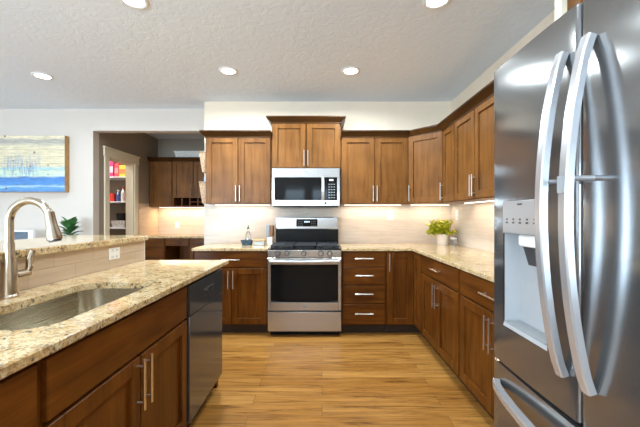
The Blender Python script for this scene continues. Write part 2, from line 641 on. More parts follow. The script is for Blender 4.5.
# rear and far side walls with windows
def holed(name, mat, flip, lo, hi, a0, a1, wins):
    """wall between lo..hi thick, spanning a0..a1, with holes (s0, s1, z0, z1)"""
    mb = MB()
    def bx(s0, s1, z0, z1):
        if flip:
            mb.box(lo, hi, s0, s1, z0, z1)
        else:
            mb.box(s0, s1, lo, hi, z0, z1)
    p = a0
    for s0, s1, z0, z1 in sorted(wins):
        bx(p, s0, 0, CEIL)
        bx(s0, s1, 0, z0)
        bx(s0, s1, z1, CEIL)
        p = s1
    bx(p, a1, 0, CEIL)
    return struct(name, mb, mat)
holed('wall_rear', 'wall', False, YF - .12, YF, XL, XR + .12, REAR_WINS)
holed('wall_left', 'wall_white', True, XL - .12, XL, YF, YA + .12, SIDE_WINS)
k = 0
for flip, wins in ((False, REAR_WINS), (True, SIDE_WINS)):
    for (s0, s1, z0, z1) in wins:
        k += 1
        f = MB()
        t = 0.045
        mid = (s0 + s1) / 2
        def wb(m, a, b, c, d, e=0.03):
            if flip:
                m.box(XL - .06 - e, XL - .06 + e, a, b, c, d)
            else:
                m.box(a, b, YF - .06 - e, YF - .06 + e, c, d)
        wb(f, s0, s0 + t, z0, z1); wb(f, s1 - t, s1, z0, z1)
        wb(f, s0 + t, s1 - t, z0, z0 + t); wb(f, s0 + t, s1 - t, z1 - t, z1)
        wb(f, s0 + t, s1 - t, (z0 + z1) / 2 - .02, (z0 + z1) / 2 + .02, 0.02)
        fo = struct('window_%d' % k, f, 'white')
        g = MB(); wb(g, s0 + t, s1 - t, z0 + t, z1 - t, 0.003)
        g.build('pane', 'glass', fo)
# baseboards along the visible lower walls
struct('baseboard_picture_side', MB().box(XL, XS, YA - .014, YA, 0, 0.10), 'trim')
struct('baseboard_nook_side', MB().box(XS, XS + .014, YA + .12, PY0 - .1, 0, 0.10), 'trim')

# pantry door casing with a taller head board
mb = MB()
mb.box(XS, XS + .02, PY0 - .10, PY0, 0, PZ, .003)
mb.box(XS, XS + .02, PY1, PY1 + .10, 0, PZ, .003)
mb.box(XS, XS + .024, PY0 - .115, PY1 + .115, PZ, PZ + .11, .003)
mb.box(XS, XS + .036, PY0 - .13, PY1 + .13, PZ + .11, PZ + .135, .003)
mb.box(XS - .12, XS, PY0, PY0 + .018, 0, PZ)
mb.box(XS - .12, XS, PY1 - .018, PY1, 0, PZ)
mb.box(XS - .12, XS, PY0 + .018, PY1 - .018, PZ - .018, PZ)
struct('trim_1', mb, 'trim')
# tile fields
struct('wall_backsplash_back', MB().box(XE, XR - .008, YB - .008, YB, 0.90, 1.42), 'tile_back')
struct('wall_backsplash_right', MB().box(XR - .008, XR, 1.35, YB, 0.90, 1.42), 'tile_side')
struct('wall_backsplash_nook', MB().box(XS + .008, XE, YD - .008, YD, 0.90, 1.46), 'tile_back')
struct('wall_backsplash_nook_side', MB().box(XS, XS + .008, YD - .66, YD, 0.90, 1.46), 'tile_side')

# island knee wall carrying the raised bar
KX0, KX1, IY0, IY1 = -1.48, -1.356, 0.25, 2.60
mb = MB()
mb.box(KX0, KX1 - .009, IY0, IY1 - .004, 0, 1.064)
struct('wall_island', mb, 'wall')
mb = MB()
mb.box(KX1 - .009, KX1, IY0, IY1 - .004, 0.90, 1.064)
struct('wall_island_tile', mb, 'tile_bar')
struct('trim_2', MB().box(KX1 - .012, KX1 + .002, IY1 - .004, IY1 + .001, 0.915, 1.064), 'white')

# ------------------------------------------------------------------ cabinets
def pull(mb, x, y, z, length, vertical, r=0.0055, stand=0.030):
    """bar pull centred at (x, z) on the front plane y (front looks along -y)"""
    h = length / 2
    if vertical:
        mb.cyl((x, y - stand, z - h), (x, y - stand, z + h), r, 10)
        for s in (-1, 1):
            mb.cyl((x, y, z + s * h * .72), (x, y - stand, z + s * h * .72), r * .8, 8)
    else:
        mb.cyl((x - h, y - stand, z), (x + h, y - stand, z), r, 10)
        for s in (-1, 1):
            mb.cyl((x + s * h * .72, y, z), (x + s * h * .72, y - stand, z), r * .8, 8)
    return mb

def shaker(x0, x1, z0, z1, y=-0.02, fw=0.060, t=0.02):
    mb = MB()
    mb.box(x0, x0 + fw, y, y + t, z0, z1, .002)
    mb.box(x1 - fw, x1, y, y + t, z0, z1, .002)
    mb.box(x0 + fw, x1 - fw, y, y + t, z0, z0 + fw, .002)
    mb.box(x0 + fw, x1 - fw, y, y + t, z1 - fw, z1, .002)
    mb.box(x0 + fw - .003, x1 - fw + .003, y + .0145, y + t - .001, z0 + fw - .003, z1 - fw + .003)
    return mb

PULL = ['pull']
CAB_WOOD = ['base_v', 'base_h']
def fronts(root, items, y=-0.02):
    for it in items:
        kind, x0, x1, z0, z1, h = it
        if kind == 'door':
            d = shaker(x0, x1, z0, z1, y).build('door', CAB_WOOD[0], root)
        else:
            mb = MB().box(x0, x1, y, y + .02, z0, z1, .0025)
            d = mb.build('drawer_front', CAB_WOOD[1], root)
        if h:
            mb = MB()
            if h[0] == 'v':
                pull(mb, h[1], y, h[2], h[3], True)
            else:
                pull(mb, h[1], y, h[2], h[3], False)
            mb.build('handle', PULL[0], d)

def base_cab(label, loc, rz, wd, items, depth=0.60, top=0.882, group=None, toe=True, hollow=False):
    root = thing('base_cabinet', label, 'cabinet', loc, rz, group)
    mb = MB()
    if hollow:
        mb.box(0, .018, .018, depth - .012, .123, top)
        mb.box(wd - .018, wd, .018, depth - .012, .123, top)
        mb.box(0, wd, .018, depth - .012, .105, .123)
        mb.box(0, wd, depth - .012, depth, .105, top)
        mb.box(0, wd, 0, .018, .105, top)
    else:
        mb.box(0, wd, 0, depth, 0.105, top)
    mb.build('carcass', CAB_WOOD[0], root)
    if toe:
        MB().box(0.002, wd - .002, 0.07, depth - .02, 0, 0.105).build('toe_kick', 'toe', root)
    fronts(root, items)
    return root

def crown_mb(lo, z0, z1, out, sides):
    """lo: (x0, x1, y0, y1) box; sides: which of l, r flare too"""
    x0, x1, y0, y1 = lo
    l = out if 'l' in sides else 0
    r = out if 'r' in sides else 0
    mb = MB()
    e = .006
    le, re = (e if l else 0), (e if r else 0)
    mb.box(x0 - le, x1 + re, y0 - e, y1, z0 - .012, z0)
    mb.frustum([(x0 - le, y0 - e), (x1 + re, y0 - e), (x1 + re, y1), (x0 - le, y1)],
               [(x0 - l, y0 - out), (x1 + r, y0 - out), (x1 + r, y1), (x0 - l, y1)], z0, z1 - .014)
    mb.box(x0 - l, x1 + r, y0 - out - (.003), y1, z1 - .014, z1)
    return mb

UZ0, UZ1, UC = 1.389, 2.15, 2.212
def wall_cab(label, loc, rz, wd, items, depth=0.308, z0=UZ0, z1=UZ1, ctop=UC, sides='', group=None, out=.05, crown=True):
    root = thing('wall_cabinet', label, 'cabinet', loc, rz, group)
    MB().box(0, wd, 0, depth, z0, z1).build('carcass', 'wood_v', root)
    fronts(root, items)
    if crown:
        crown_mb((0, wd, -.02, depth), z1, ctop, out, sides).build('crown', 'wood_dark', root)
    return root

GB = 'base cabinets along the back wall'
GU = 'wall cabinets'
# --- base run on the back wall (carcass front at y = 3.58)
FY = 3.58
DB = YB - .008 - FY
BX0 = -1.335
w1 = -0.567 - BX0
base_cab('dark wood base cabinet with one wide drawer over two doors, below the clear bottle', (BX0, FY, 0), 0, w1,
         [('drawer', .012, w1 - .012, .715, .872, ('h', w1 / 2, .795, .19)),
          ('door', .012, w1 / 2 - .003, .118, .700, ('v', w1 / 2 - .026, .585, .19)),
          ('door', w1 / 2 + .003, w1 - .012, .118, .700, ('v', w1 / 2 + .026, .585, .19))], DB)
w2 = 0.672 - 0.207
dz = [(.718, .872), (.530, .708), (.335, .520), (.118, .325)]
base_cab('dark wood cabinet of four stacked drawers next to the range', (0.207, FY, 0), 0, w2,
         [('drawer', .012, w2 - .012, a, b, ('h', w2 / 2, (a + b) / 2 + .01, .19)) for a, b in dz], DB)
# corner unit with two doors in an L
cr = thing('corner_cabinet', 'L-shaped dark wood corner base cabinet with two narrow tall doors', 'cabinet', (0.674, FY, 0))
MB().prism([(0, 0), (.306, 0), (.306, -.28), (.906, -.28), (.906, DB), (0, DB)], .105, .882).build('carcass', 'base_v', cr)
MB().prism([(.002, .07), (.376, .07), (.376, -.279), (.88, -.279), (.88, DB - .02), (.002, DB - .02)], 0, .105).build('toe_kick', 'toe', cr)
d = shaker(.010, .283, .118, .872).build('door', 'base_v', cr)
pull(MB(), .030, -.02, .765, .19, True).build('handle', 'pull', d)
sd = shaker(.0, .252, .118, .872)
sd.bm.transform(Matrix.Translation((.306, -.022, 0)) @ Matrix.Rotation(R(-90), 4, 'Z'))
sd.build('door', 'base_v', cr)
# right run, faces -x; carcass front at x = .98
FX = 0.98
DR = XR - .008 - FX
for y1, lab in ((3.298, 'dark wood base cabinet with drawer and two doors, next to the corner unit'), (2.382, 'dark wood base cabinet with drawer and two doors, next to the refrigerator')):
    wd = 0.914
    base_cab(lab, (FX, y1, 0), R(-90), wd,
             [('drawer', .014, wd - .014, .715, .872, ('h', wd / 2, .795, .19)),
              ('door', .014, wd / 2 - .003, .118, .700, ('v', wd / 2 - .028, .58, .20)),
              ('door', wd / 2 + .003, wd - .014, .118, .700, ('v', wd / 2 + .028, .58, .20))], DR)
# --- wall cabinets on the back wall (carcass front y = 3.88)
CAB_WOOD[:] = ['wood_v', 'wood_h']
WY = 3.88
DW_ = YB - WY
def updoors(wd, z0=UZ0 + .008, z1=UZ1 - .006, hz=1.505):
    return [('door', .010, wd / 2 - .007, z0, z1, ('v', wd / 2 - .022, hz, .18)),
            ('door', wd / 2 + .007, wd - .010, z0, z1, ('v', wd / 2 + .022, hz, .18))]
ux0 = -1.326
wd = -0.577 - ux0
left_upper = wall_cab('honey brown double-door wall cabinet with woven pockets hung on its end', (ux0, WY, 0), 0, wd, updoors(wd), DW_, sides='l')
wd = 0.786
wall_cab('short raised wall cabinet with flared crown above the microwave', (-.573, WY, 0), 0, wd, updoors(wd, 1.80, 2.305, 1.905), DW_, 1.79, 2.312, 2.372, 'lr', out=.055)
wd = 0.985 - 0.217
wall_cab('honey brown double-door wall cabinet between the microwave and the corner cabinet', (.217, WY, 0), 0, wd, updoors(wd), DW_)
# diagonal corner wall cabinet
dc = thing('corner_wall_cabinet', 'diagonal corner wall cabinet with a single pale shining door', 'cabinet', (.989, WY, 0))
cxr = XR - .989
px = 1.282 - .989
poly = [(0, 0), (px, -.30), (cxr, -.30), (cxr, DW_), (0, DW_)]
MB().prism(poly, UZ0, UZ1).build('carcass', 'wood_v', dc)
L = math.hypot(px, .30)
ang = math.atan2(-.30, px)
sd = shaker(.008, L - .008, UZ0 + .008, UZ1 - .006)
mtx = Matrix.Rotation(ang, 4, 'Z')
sd.bm.transform(mtx)
d = sd.build('door', 'wood_v', dc)
hb = pull(MB(), .034, -.02, 1.505, .18, True)
hb.bm.transform(mtx)
hb.build('handle', 'pull', d)
nx, ny = math.sin(ang), -math.cos(ang)
def offp(p, o):
    return (p[0] + nx * o, p[1] + ny * o)
mb = MB()
e0 = (0, -.02); e1 = (px - .02, -.30)
lo = [(0, -.026), (px - .026, -.305), (cxr, -.305), (cxr, DW_), (0, DW_)]
hi = [(0, -.073), (px - .073, -.317), (cxr, -.317), (cxr, DW_), (0, DW_)]
mb.prism(lo, UZ1 - .012, UZ1)
mb.frustum(lo, hi, UZ1, UC - .014)
mb.prism([(0, -.076), (px - .076, -.318), (cxr, -.318), (cxr, DW_), (0, DW_)], UC - .014, UC)
mb.build('crown', 'wood_dark', dc)
# right wall cabinets (carcass front x = 1.282, facing -x)
WX = 1.282
DX = XR - WX
y = WY - .302
wd = 0.325
wall_cab('narrow single-door wall cabinet next to the diagonal corner cabinet', (WX, y, 0), R(-90), wd,
         [('door', .012, wd - .010, UZ0 + .008, UZ1 - .006, ('v', .034, 1.505, .18))], DX)
y -= wd + .002
wd = 0.862
wall_cab('wide double-door wall cabinet over the counter by the refrigerator', (WX, y, 0), R(-90), wd, updoors(wd), DX)
y -= wd + .002
wd = y - 1.34
wall_cab('double-door wall cabinet mostly hidden behind the refrigerator', (WX, y, 0), R(-90), wd, updoors(wd), DX)
# cabinet above the refrigerator with its pale filler strip
of = thing('fridge_top_cabinet', 'deep wood cabinet above the refrigerator', 'cabinet', (.90, 1.236, 0), R(-90))
MB().box(0, .82, 0, XR - .90, 1.83, 2.50).build('carcass', 'wood_v', of)
fronts(of, [('door', .014, .404, 1.84, 2.49, ('v', .38, 1.93, .16)), ('door', .416, .806, 1.84, 2.49, ('v', .44, 1.93, .16))])
struct('trim_3', MB().box(.872, XR, 1.238, 1.275, 1.80, CEIL), 'trim')

CAB_WOOD[:] = ['base_v', 'base_h']
# --- island cabinets, facing +x; carcass front at x = -.75
IX = -0.75
DI = KX1 - .004
dpt = IX - KX1
wd = 0.955
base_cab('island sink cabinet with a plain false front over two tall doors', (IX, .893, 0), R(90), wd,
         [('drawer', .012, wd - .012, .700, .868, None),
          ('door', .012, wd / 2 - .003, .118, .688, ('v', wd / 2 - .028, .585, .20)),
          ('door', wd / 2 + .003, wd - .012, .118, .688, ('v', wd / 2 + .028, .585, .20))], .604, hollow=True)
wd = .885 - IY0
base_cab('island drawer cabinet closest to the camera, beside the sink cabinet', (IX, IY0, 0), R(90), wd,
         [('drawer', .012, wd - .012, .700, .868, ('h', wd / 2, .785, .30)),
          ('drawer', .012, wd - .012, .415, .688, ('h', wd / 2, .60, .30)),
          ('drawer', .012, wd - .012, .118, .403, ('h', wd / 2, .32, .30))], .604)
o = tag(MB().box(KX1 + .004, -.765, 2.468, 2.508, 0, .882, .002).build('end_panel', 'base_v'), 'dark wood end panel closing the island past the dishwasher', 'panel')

# ------------------------------------------------------------------ countertops
CT0, CT1 = 0.884, 0.914
o = MB().prism([(-1.356, 3.54), (-.564, 3.54), (-.564, YB - .009), (-1.356, YB - .009)], CT0, CT1, .004).build('countertop', 'granite')
tag(o, 'short granite countertop beside the range holding bottle and box', 'countertop')
o = MB().prism([(.204, 3.54), (.94, 3.54), (.94, 1.40), (XR - .009, 1.40), (XR - .009, YB - .009), (.204, YB - .009)], CT0, CT1, .004).build('countertop', 'granite')
tag(o, 'L-shaped granite countertop running from the range round the corner', 'countertop')

# sink outline (rounded rectangle), used by counter hole and bowl
SX0, SX1, SY0, SY1, SR = -1.185, -.825, 1.00, 1.72, .09
def rrect(x0, x1, y0, y1, r, n=6):
    pts = []
    for cx, cy, a in ((x1 - r, y1 - r, 0), (x0 + r, y1 - r, 90), (x0 + r, y0 + r, 180), (x1 - r, y0 + r, 270)):
        for k in range(n + 1):
            t = R(a + 90 * k / n)
            pts.append((cx + r * math.cos(t), cy + r * math.sin(t)))
    return pts
def slab_hole(x0, x1, y0, y1, z0, z1, hole, ch=.004):
    """slab with a hole; outer corners joined to hole quadrants"""
    mb = MB()
    bm = mb.bm
    n = len(hole) // 4
    outer = [(x1, y1), (x0, y1), (x0, y0), (x1, y0)]
    loops = {}
    def ring(pts, z):
        return [bm.verts.new((px_, py_, z)) for px_, py_ in pts]
    ho_t, ho_b = ring(hole, z1), ring(hole, z0)
    def inset(s):
        return [(x1 - s, y1 - s), (x0 + s, y1 - s), (x0 + s, y0 + s), (x1 - s, y0 + s)]
    ot, om, ob2, ob = ring(inset(ch), z1), ring(inset(0), z1 - ch), ring(inset(0), z0 + ch), ring(inset(ch), z0)
    for top, o_, h_ in ((True, ot, ho_t), (False, ob, ho_b)):
        for q in range(4):
            seg = h_[q * n:(q + 1) * n]
            for a, b in zip(seg, seg[1:]):
                bm.faces.new((o_[q], a, b))
            bm.faces.new((o_[q], seg[-1], h_[((q + 1) * n) % len(h_)], o_[(q + 1) % 4]))
    for a, b in ((ot, om), (om, ob2), (ob2, ob)):
        for q in range(4):
            bm.faces.new((a[q], a[(q + 1) % 4], b[(q + 1) % 4], b[q]))
    m_ = len(hole)
    for q in range(m_):
        bm.faces.new((ho_t[q], ho_t[(q + 1) % m_], ho_b[(q + 1) % m_], ho_b[q]))
    return mb
o = slab_hole(KX1, -.713, IY0 - .02, IY1, CT0, CT1, rrect(SX0, SX1, SY0, SY1, SR)).build('countertop', 'granite')
tag(o, 'granite island countertop with the sink cut into it', 'countertop')
o = MB().prism([(-1.32, IY0 - .04), (-1.32, 2.575), (-1.345, 2.64), (-1.92, 2.64), (-1.92, IY0 - .04)], 1.066, 1.102, .006).build('bar_top', 'granite')
tag(o, 'raised granite bar top running along the island behind the faucet', 'countertop')
# sink bowl
sk = thing('sink', 'undermount stainless steel sink set in the island countertop', 'sink', ((SX0 + SX1) / 2, (SY0 + SY1) / 2, .68))
mb = MB()
bm = mb.bm
prev = None
levels = [(.012, .883, 0), (-.004, .8835, 0), (-.004, .875, 0), (.0, .74, .0), (.012, .70, 0), (.04, .688, 0)]
for ins, z, _ in levels:
    pts = rrect(SX0 + ins - .006, SX1 - ins + .006, SY0 + ins - .006, SY1 - ins + .006, SR if ins < .03 else .07)
    if ins == .012 and z > .8:
        pts = rrect(SX0 - .02, SX1 + .02, SY0 - .02, SY1 + .02, SR + .01)
    rg = [bm.verts.new((a, b, z)) for a, b in pts]
    if prev:
        for q in range(len(rg)):
            bm.faces.new((prev[q], prev[(q + 1) % len(rg)], rg[(q + 1) % len(rg)], rg[q]))
    prev = rg
bm.faces.new(prev)
mb.build('bowl', 'sink', sk, True)
mb = MB().lathe([(0, .6895), (.042, .6895), (.042, .693), (.032, .6935), (.026, .690), (0, .690)], -1.0, 1.36, 20)
mb.build('drain', 'steel', sk, True)

# ------------------------------------------------------------------ faucet
fx, fy = -1.288, 1.40
fc = thing('faucet', 'brushed nickel pull-down gooseneck faucet behind the sink', 'faucet', (fx, fy, CT1))
MB().lathe([(.0, .914), (.034, .914), (.034, .922), (.030, .93), (.029, .98), (.027, 1.03), (.022, 1.075), (.0185, 1.10), (.0185, 1.14), (0, 1.14)], fx, fy, 28).build('body', 'nickel', fc, True)
pts = [(fx, fy, 1.09), (fx, fy, 1.16)]
RAD, TOPZ = .085, 1.228
for k in range(0, 19):
    t = R(180 - k * 9.0)
    pts.append((fx + RAD + RAD * math.cos(t), fy, TOPZ + RAD * math.sin(t)))
MB().sweep(pts, .0155, 28).build('spout', 'nickel', fc, True)
ex, ez = pts[-1][0], pts[-1][2]
mb = MB()
mb.sweep([(ex - .001, fy, ez + .012), (ex + .003, fy, ez - .012), (ex + .010, fy, ez - .045), (ex + .019, fy, ez - .085), (ex + .0225, fy, ez - .102)], [.0175, .0185, .020, .027, .0275], 28)
sh = mb.build('spray_head', 'nickel', fc, True)
MB().cyl((ex + .0222, fy, ez - .1005), (ex + .024, fy, ez - .109), .022, 18).build('nozzle', 'dark_plastic', sh, True)
mb = MB().cyl((fx, fy + .022, 1.0), (fx, fy + .085, 1.0), .0205, 16, .019)
mb.cyl((fx, fy + .085, 1.0), (fx, fy + .092, 1.0), .016, 16)
hd = mb.build('handle_hub', 'nickel', fc, True)
mb = MB().sweep([(fx + .002, fy + .080, .995), (fx + .008, fy + .090, 1.03), (fx + .004, fy + .094, 1.065), (fx + .010, fy + .102, 1.098)], [.011, .0155, .014, .010], 24)
mb.build('lever', 'nickel', hd, True)

# ------------------------------------------------------------------ dishwasher
dw = thing('dishwasher', 'black stainless dishwasher in the island', 'dishwasher', (-.735, 2.16, 0))
DY0, DY1 = 1.856, 2.458
rbox('tub', 'dark_plastic', dw, -1.34, -.752, DY0, DY1, .11, .872)
mb = MB()
mb.box(-.752, -.720, DY0 - .004, DY1 - .003, .115, .700, .004, 2)
dd = mb.build('door', 'dw', dw, True)
mb = MB()
pz0, pz1, py0, py1 = .765, .80, 2.08, 2.24
mb.box(-.752, -.718, DY0 - .004, py0, .704, .868, .002)
mb.box(-.752, -.718, py1, DY1 - .003, .704, .868, .002)
mb.box(-.752, -.718, py0, py1, .704, pz0)
mb.box(-.752, -.718, py0, py1, pz1, .868)
mb.box(-.752, -.740, py0, py1, pz0, pz1)
cp = mb.build('control_panel', 'dw', dw, True)
rbox('handle_lip', 'steel', cp, -.7195, -.714, py0 - .004, py1 + .004, pz1 - .003, pz1 + .004)
rbox('toe_kick', 'toe', dw, -1.30, -.79, DY0 + .003, DY1 - .003, 0, .11)

# ------------------------------------------------------------------ range
RC = -.18
rx0, rx1 = RC - .379, RC + .379
rg = thing('range', 'stainless gas range with black oven window and five front knobs', 'range', (RC, 3.85, 0))
rbox('body', 'dark_plastic', rg, rx0, rx1, 3.545, YB - .012, .045, .895)
rbox('base', 'black', rg, rx0 + .02, rx1 - .02, 3.58, YB - .03, 0, .045)
# cooktop
mb = MB().box(rx0, rx1, 3.53, 4.075, .895, .912, .004, 2)
ck = mb.build('cooktop', 'black', rg, True)
for gx0, gx1 in ((rx0 + .02, rx0 + .255), (rx1 - .255, rx1 - .02)):
    mb = MB()
    for yy in (3.57, 3.80, 4.04):
        mb.box(gx0, gx1, yy - .007, yy + .007, .928, .944, .002)
    for xx in (gx0 + .007, (gx0 + gx1) / 2, gx1 - .007):
        mb.box(xx - .007, xx + .007, 3.565, 4.045, .928, .944, .002)
    for yy in (3.685, 3.92):
        mb.box(gx0, gx1, yy - .006, yy + .006, .930, .944, .002)
    for xx in (gx0 + .01, gx1 - .01):
        for yy in (3.575, 4.035):
            mb.box(xx - .008, xx + .008, yy - .008, yy + .008, .911, .93)
    mb.build('grate', 'iron', ck, True)
mb = MB().box(RC - .115, RC + .115, 3.575, 4.035, .930, .946, .006, 2)
mb.box(RC - .10, RC + .10, 3.60, 3.62, .911, .93)
mb.box(RC - .10, RC + .10, 3.99, 4.01, .911, .93)
mb.build('griddle', 'iron', ck, True)
for bx_, by_ in ((rx0 + .137, 3.685), (rx0 + .137, 3.92), (rx1 - .137, 3.685), (rx1 - .137, 3.92)):
    MB().lathe([(0, .925), (.03, .925), (.042, .92), (.045, .912), (0, .912)], bx_, by_, 18).build('burner', 'iron', ck, True)
# front control panel with knobs
mb = MB().box(rx0, rx1, 3.505, 3.545, .823, .897, .004, 2)
pn = mb.build('knob_panel', 'steel', rg, True)
for off in (-.277, -.183, -.008, .168, .259):
    mb = MB()
    mb.cyl((RC + off, 3.502, .865), (RC + off, 3.468, .865), .021, 20, .019)
    mb.box(RC + off - .003, RC + off + .003, 3.464, 3.470, .847, .883)
    kn = mb.build('knob', 'steel', pn, True)
    MB().cyl((RC + off, 3.506, .865), (RC + off, 3.501, .865), .029, 22).build('knob_bezel', 'dark_plastic', pn, True)
# oven door: steel frame round a black window whose lower edge is bowed
mb = MB()
dz0, dz1, dy0, dy1 = .276, .816, 3.50, 3.545
wx0, wx1, wz0, wz1 = rx0 + .032, rx1 - .032, .362, .750
mb.box(rx0, wx0, dy0, dy1, dz0, dz1, .003)
mb.box(wx1, rx1, dy0, dy1, dz0, dz1, .003)
mb.box(wx0, wx1, dy0, dy1, wz1, dz1, .002)
mb.box(wx0, wx1, dy0, dy1, dz0, wz0 - .004, .002)
od = mb.build('oven_door', 'steel', rg, True)
mb = MB()
pl = [(wx0, wz1)]
for k_ in range(13):
    t = k_ / 12
    pl.append((wx0 + (wx1 - wx0) * t, wz0 + .016 - .02 * math.sin(math.pi * t)))
pl.append((wx1, wz1))
f_ = [mb.bm.verts.new((a, dy0 + .004, b)) for a, b in pl]
g_ = [mb.bm.verts.new((a, dy1, b)) for a, b in pl]
mb.bm.faces.new(f_)
for q in range(len(pl)):
    mb.bm.faces.new((f_[q], f_[(q + 1) % len(pl)], g_[(q + 1) % len(pl)], g_[q]))
ow = mb.build('oven_window', 'blackglass', od, True)
sec = [(math.cos(2 * math.pi * q / 24) * 1.0, math.sin(2 * math.pi * q / 24) * .8) for q in range(24)]
hp = []
for q in range(15):
    t = q / 14
    hp.append((rx0 + .025 + (rx1 - rx0 - .05) * t, dy0 - .038 - .012 * math.sin(math.pi * t), .786))
mb = MB().sweep(hp, .0145, sec=sec, up=(0, 0, 1))
for xx in (rx0 + .04, rx1 - .04):
    mb.box(xx - .012, xx + .012, dy0 - .036, dy0 + .002, .776, .796, .003)
mb.build('oven_handle', 'handle_steel', od, True)
MB().cyl((RC, dy0 + .001, .318), (RC, dy0 - .002, .318), .016, 20).build('badge', 'grey_plastic', od, True)
mb = MB().box(rx0, rx1, 3.502, 3.545, .060, .262, .005, 2)
dr = mb.build('warming_drawer', 'steel', rg, True)
# backguard
mb = MB()
mb.box(rx0 + .003, rx1 - .003, 4.085, YB - .012, .90, 1.105)
mb.build('back_riser', 'black', rg, True)
mb = MB().box(rx0 + .003, rx1 - .003, 4.055, YB - .012, 1.09, 1.238, .010, 2)
bg = mb.build('backguard', 'steel', rg, True)
cpn = rbox('clock_panel', 'blackglass', rg, RC - .125, RC + .125, 4.049, 4.056, 1.125, 1.212, bev=.002)
mb = MB()
for q in range(4):
    mb.box(RC - .03 + q * .017, RC - .019 + q * .017, 4.0475, 4.0492, 1.172, 1.190)
mb.build('clock_digits', 'display', cpn, True)
for sx_ in (-1, 1):
    for q in range(3):
        for rr in range(3):
            xx = RC + sx_ * (.055 + q * .022)
            rbox('button', 'grey_plastic', cpn, xx - .006, xx + .006, 4.0475, 4.0492, 1.138 + rr * .023, 1.144 + rr * .023)

# ------------------------------------------------------------------ microwave
mw = thing('microwave', 'stainless over-the-range microwave with black glass door', 'microwave', (RC, 4.0, 1.35))
my0 = 3.79
rbox('body', 'dark_plastic', mw, rx0, rx1, my0 + .03, YB - .012, 1.362, 1.784)
rbox('vent_grille', 'black', mw, rx0 + .01, rx1 - .01, my0 + .04, YB - .05, 1.350, 1.362)
mb = MB()
gx0, gx1, gz0, gz1 = rx0 + .03, rx1 - .03, 1.428, 1.680
mb.box(rx0, rx1, my0, my0 + .03, gz1, 1.784, .003)
mb.box(rx0, rx1, my0, my0 + .03, 1.362, gz0, .003)
mb.box(rx0, gx0, my0, my0 + .03, gz0, gz1)
mb.box(gx1, rx1, my0, my0 + .03, gz0, gz1)
md = mb.build('door_frame', 'steel', mw, True)
rbox('door_glass', 'blackglass', md, gx0, RC + .225, my0 + .003, my0 + .03, gz0, gz1)
kp = rbox('keypad', 'blackglass', mw, RC + .228, gx1, my0 + .002, my0 + .03, gz0, gz1)
for q in range(3):
    for rr in range(6):
        rbox('button', 'grey_plastic', kp, RC + .252 + q * .028, RC + .268 + q * .028, my0 + .0005, my0 + .0022, 1.450 + rr * .030, 1.458 + rr * .030)
rbox('keypad_display', 'display', kp, RC + .262, RC + .305, my0 + .0005, my0 + .0022, 1.643, 1.660)
hp = [(RC + .190, my0 - .012 - .022 * math.sin(math.pi * q / 10), 1.425 + .258 * q / 10) for q in range(11)]
mb = MB().sweep(hp, .0155, sec=[(1, -.5), (1, .5), (-1, .5), (-1, -.5)], up=(1, 0, 0))
mb.box(RC + .178, RC + .202, my0 - .014, my0 + .002, 1.425, 1.445)
mb.box(RC + .178, RC + .202, my0 - .014, my0 + .002, 1.663, 1.683)
mb.build('door_handle', 'handle_steel', md, True)
MB().cyl((RC, my0 + .001, 1.733), (RC, my0 - .002, 1.733), .015, 20).build('badge', 'grey_plastic', md, True)
MB().cyl((RC + .218, my0 + .001, 1.393), (RC + .218, my0 - .002, 1.393), .013, 16).build('emblem', 'dark_plastic', mw, True)

# ------------------------------------------------------------------ refrigerator (faces -x)
FXF = 0.640
fy1, fys, fy0 = 1.285, .852, .434
fr = thing('refrigerator', 'tall stainless french-door refrigerator with dispenser and bowed handles', 'refrigerator', (1.1, .852, 0))
rbox('body', 'steel_dark', fr, FXF + .075, XR - .05, fy0 + .004, fy1 - .004, .02, 1.765)
rbox('kick_grille', 'dark_plastic', fr, FXF + .09, XR - .06, fy0 + .02, fy1 - .02, 0, .02)

def curved_front(mb, ya, yb, za, zb, bulge=.006, n=16, back=FXF + .068, hole=None, ymid=None, half=None):
    """door slab whose front bows gently across y, corners rolled; hole = (y0, y1, z0, z1)"""
    ymid = (ya + yb) / 2 if ymid is None else ymid
    half = (yb - ya) / 2 if half is None else half
    r = .012
    def xf(yv):
        s = (yv - ymid) / half
        x = FXF + bulge * s * s
        for e_ in (yv - ya, yb - yv):
            if e_ < r:
                x += r - math.sqrt(max(0, r * r - (r - e_) ** 2))
        return x
    ys = sorted(set([ya + r * (1 - math.cos(math.pi / 2 * q / 5)) for q in range(6)] + [yb - r * (1 - math.cos(math.pi / 2 * q / 5)) for q in range(6)] +
                    [ya + r + (yb - ya - 2 * r) * q / n for q in range(n + 1)] + ([hole[0], hole[1]] if hole else [])))
    zs = sorted(set([za, zb] + ([hole[2], hole[3]] if hole else [])))
    bm = mb.bm
    grid = [[bm.verts.new((xf(yv), yv, zv)) for zv in zs] for yv in ys]
    gb = [[bm.verts.new((back, yv, zv)) for zv in zs] for yv in ys]
    ny_, nz_ = len(ys), len(zs)
    for i in range(ny_ - 1):
        for j in range(nz_ - 1):
            ymid_, zmid_ = (ys[i] + ys[i + 1]) / 2, (zs[j] + zs[j + 1]) / 2
            if hole and hole[0] < ymid_ < hole[1] and hole[2] < zmid_ < hole[3]:
                continue
            bm.faces.new((grid[i][j], grid[i + 1][j], grid[i + 1][j + 1], grid[i][j + 1]))
            bm.faces.new((gb[i][j], gb[i][j + 1], gb[i + 1][j + 1], gb[i + 1][j]))
    for i in range(ny_ - 1):
        for j in (0, nz_ - 1):
            bm.faces.new((grid[i][j], gb[i][j], gb[i + 1][j], grid[i + 1][j]))
    for j in range(nz_ - 1):
        for i in (0, ny_ - 1):
            bm.faces.new((grid[i][j], grid[i][j + 1], gb[i][j + 1], gb[i][j]))
    return xf

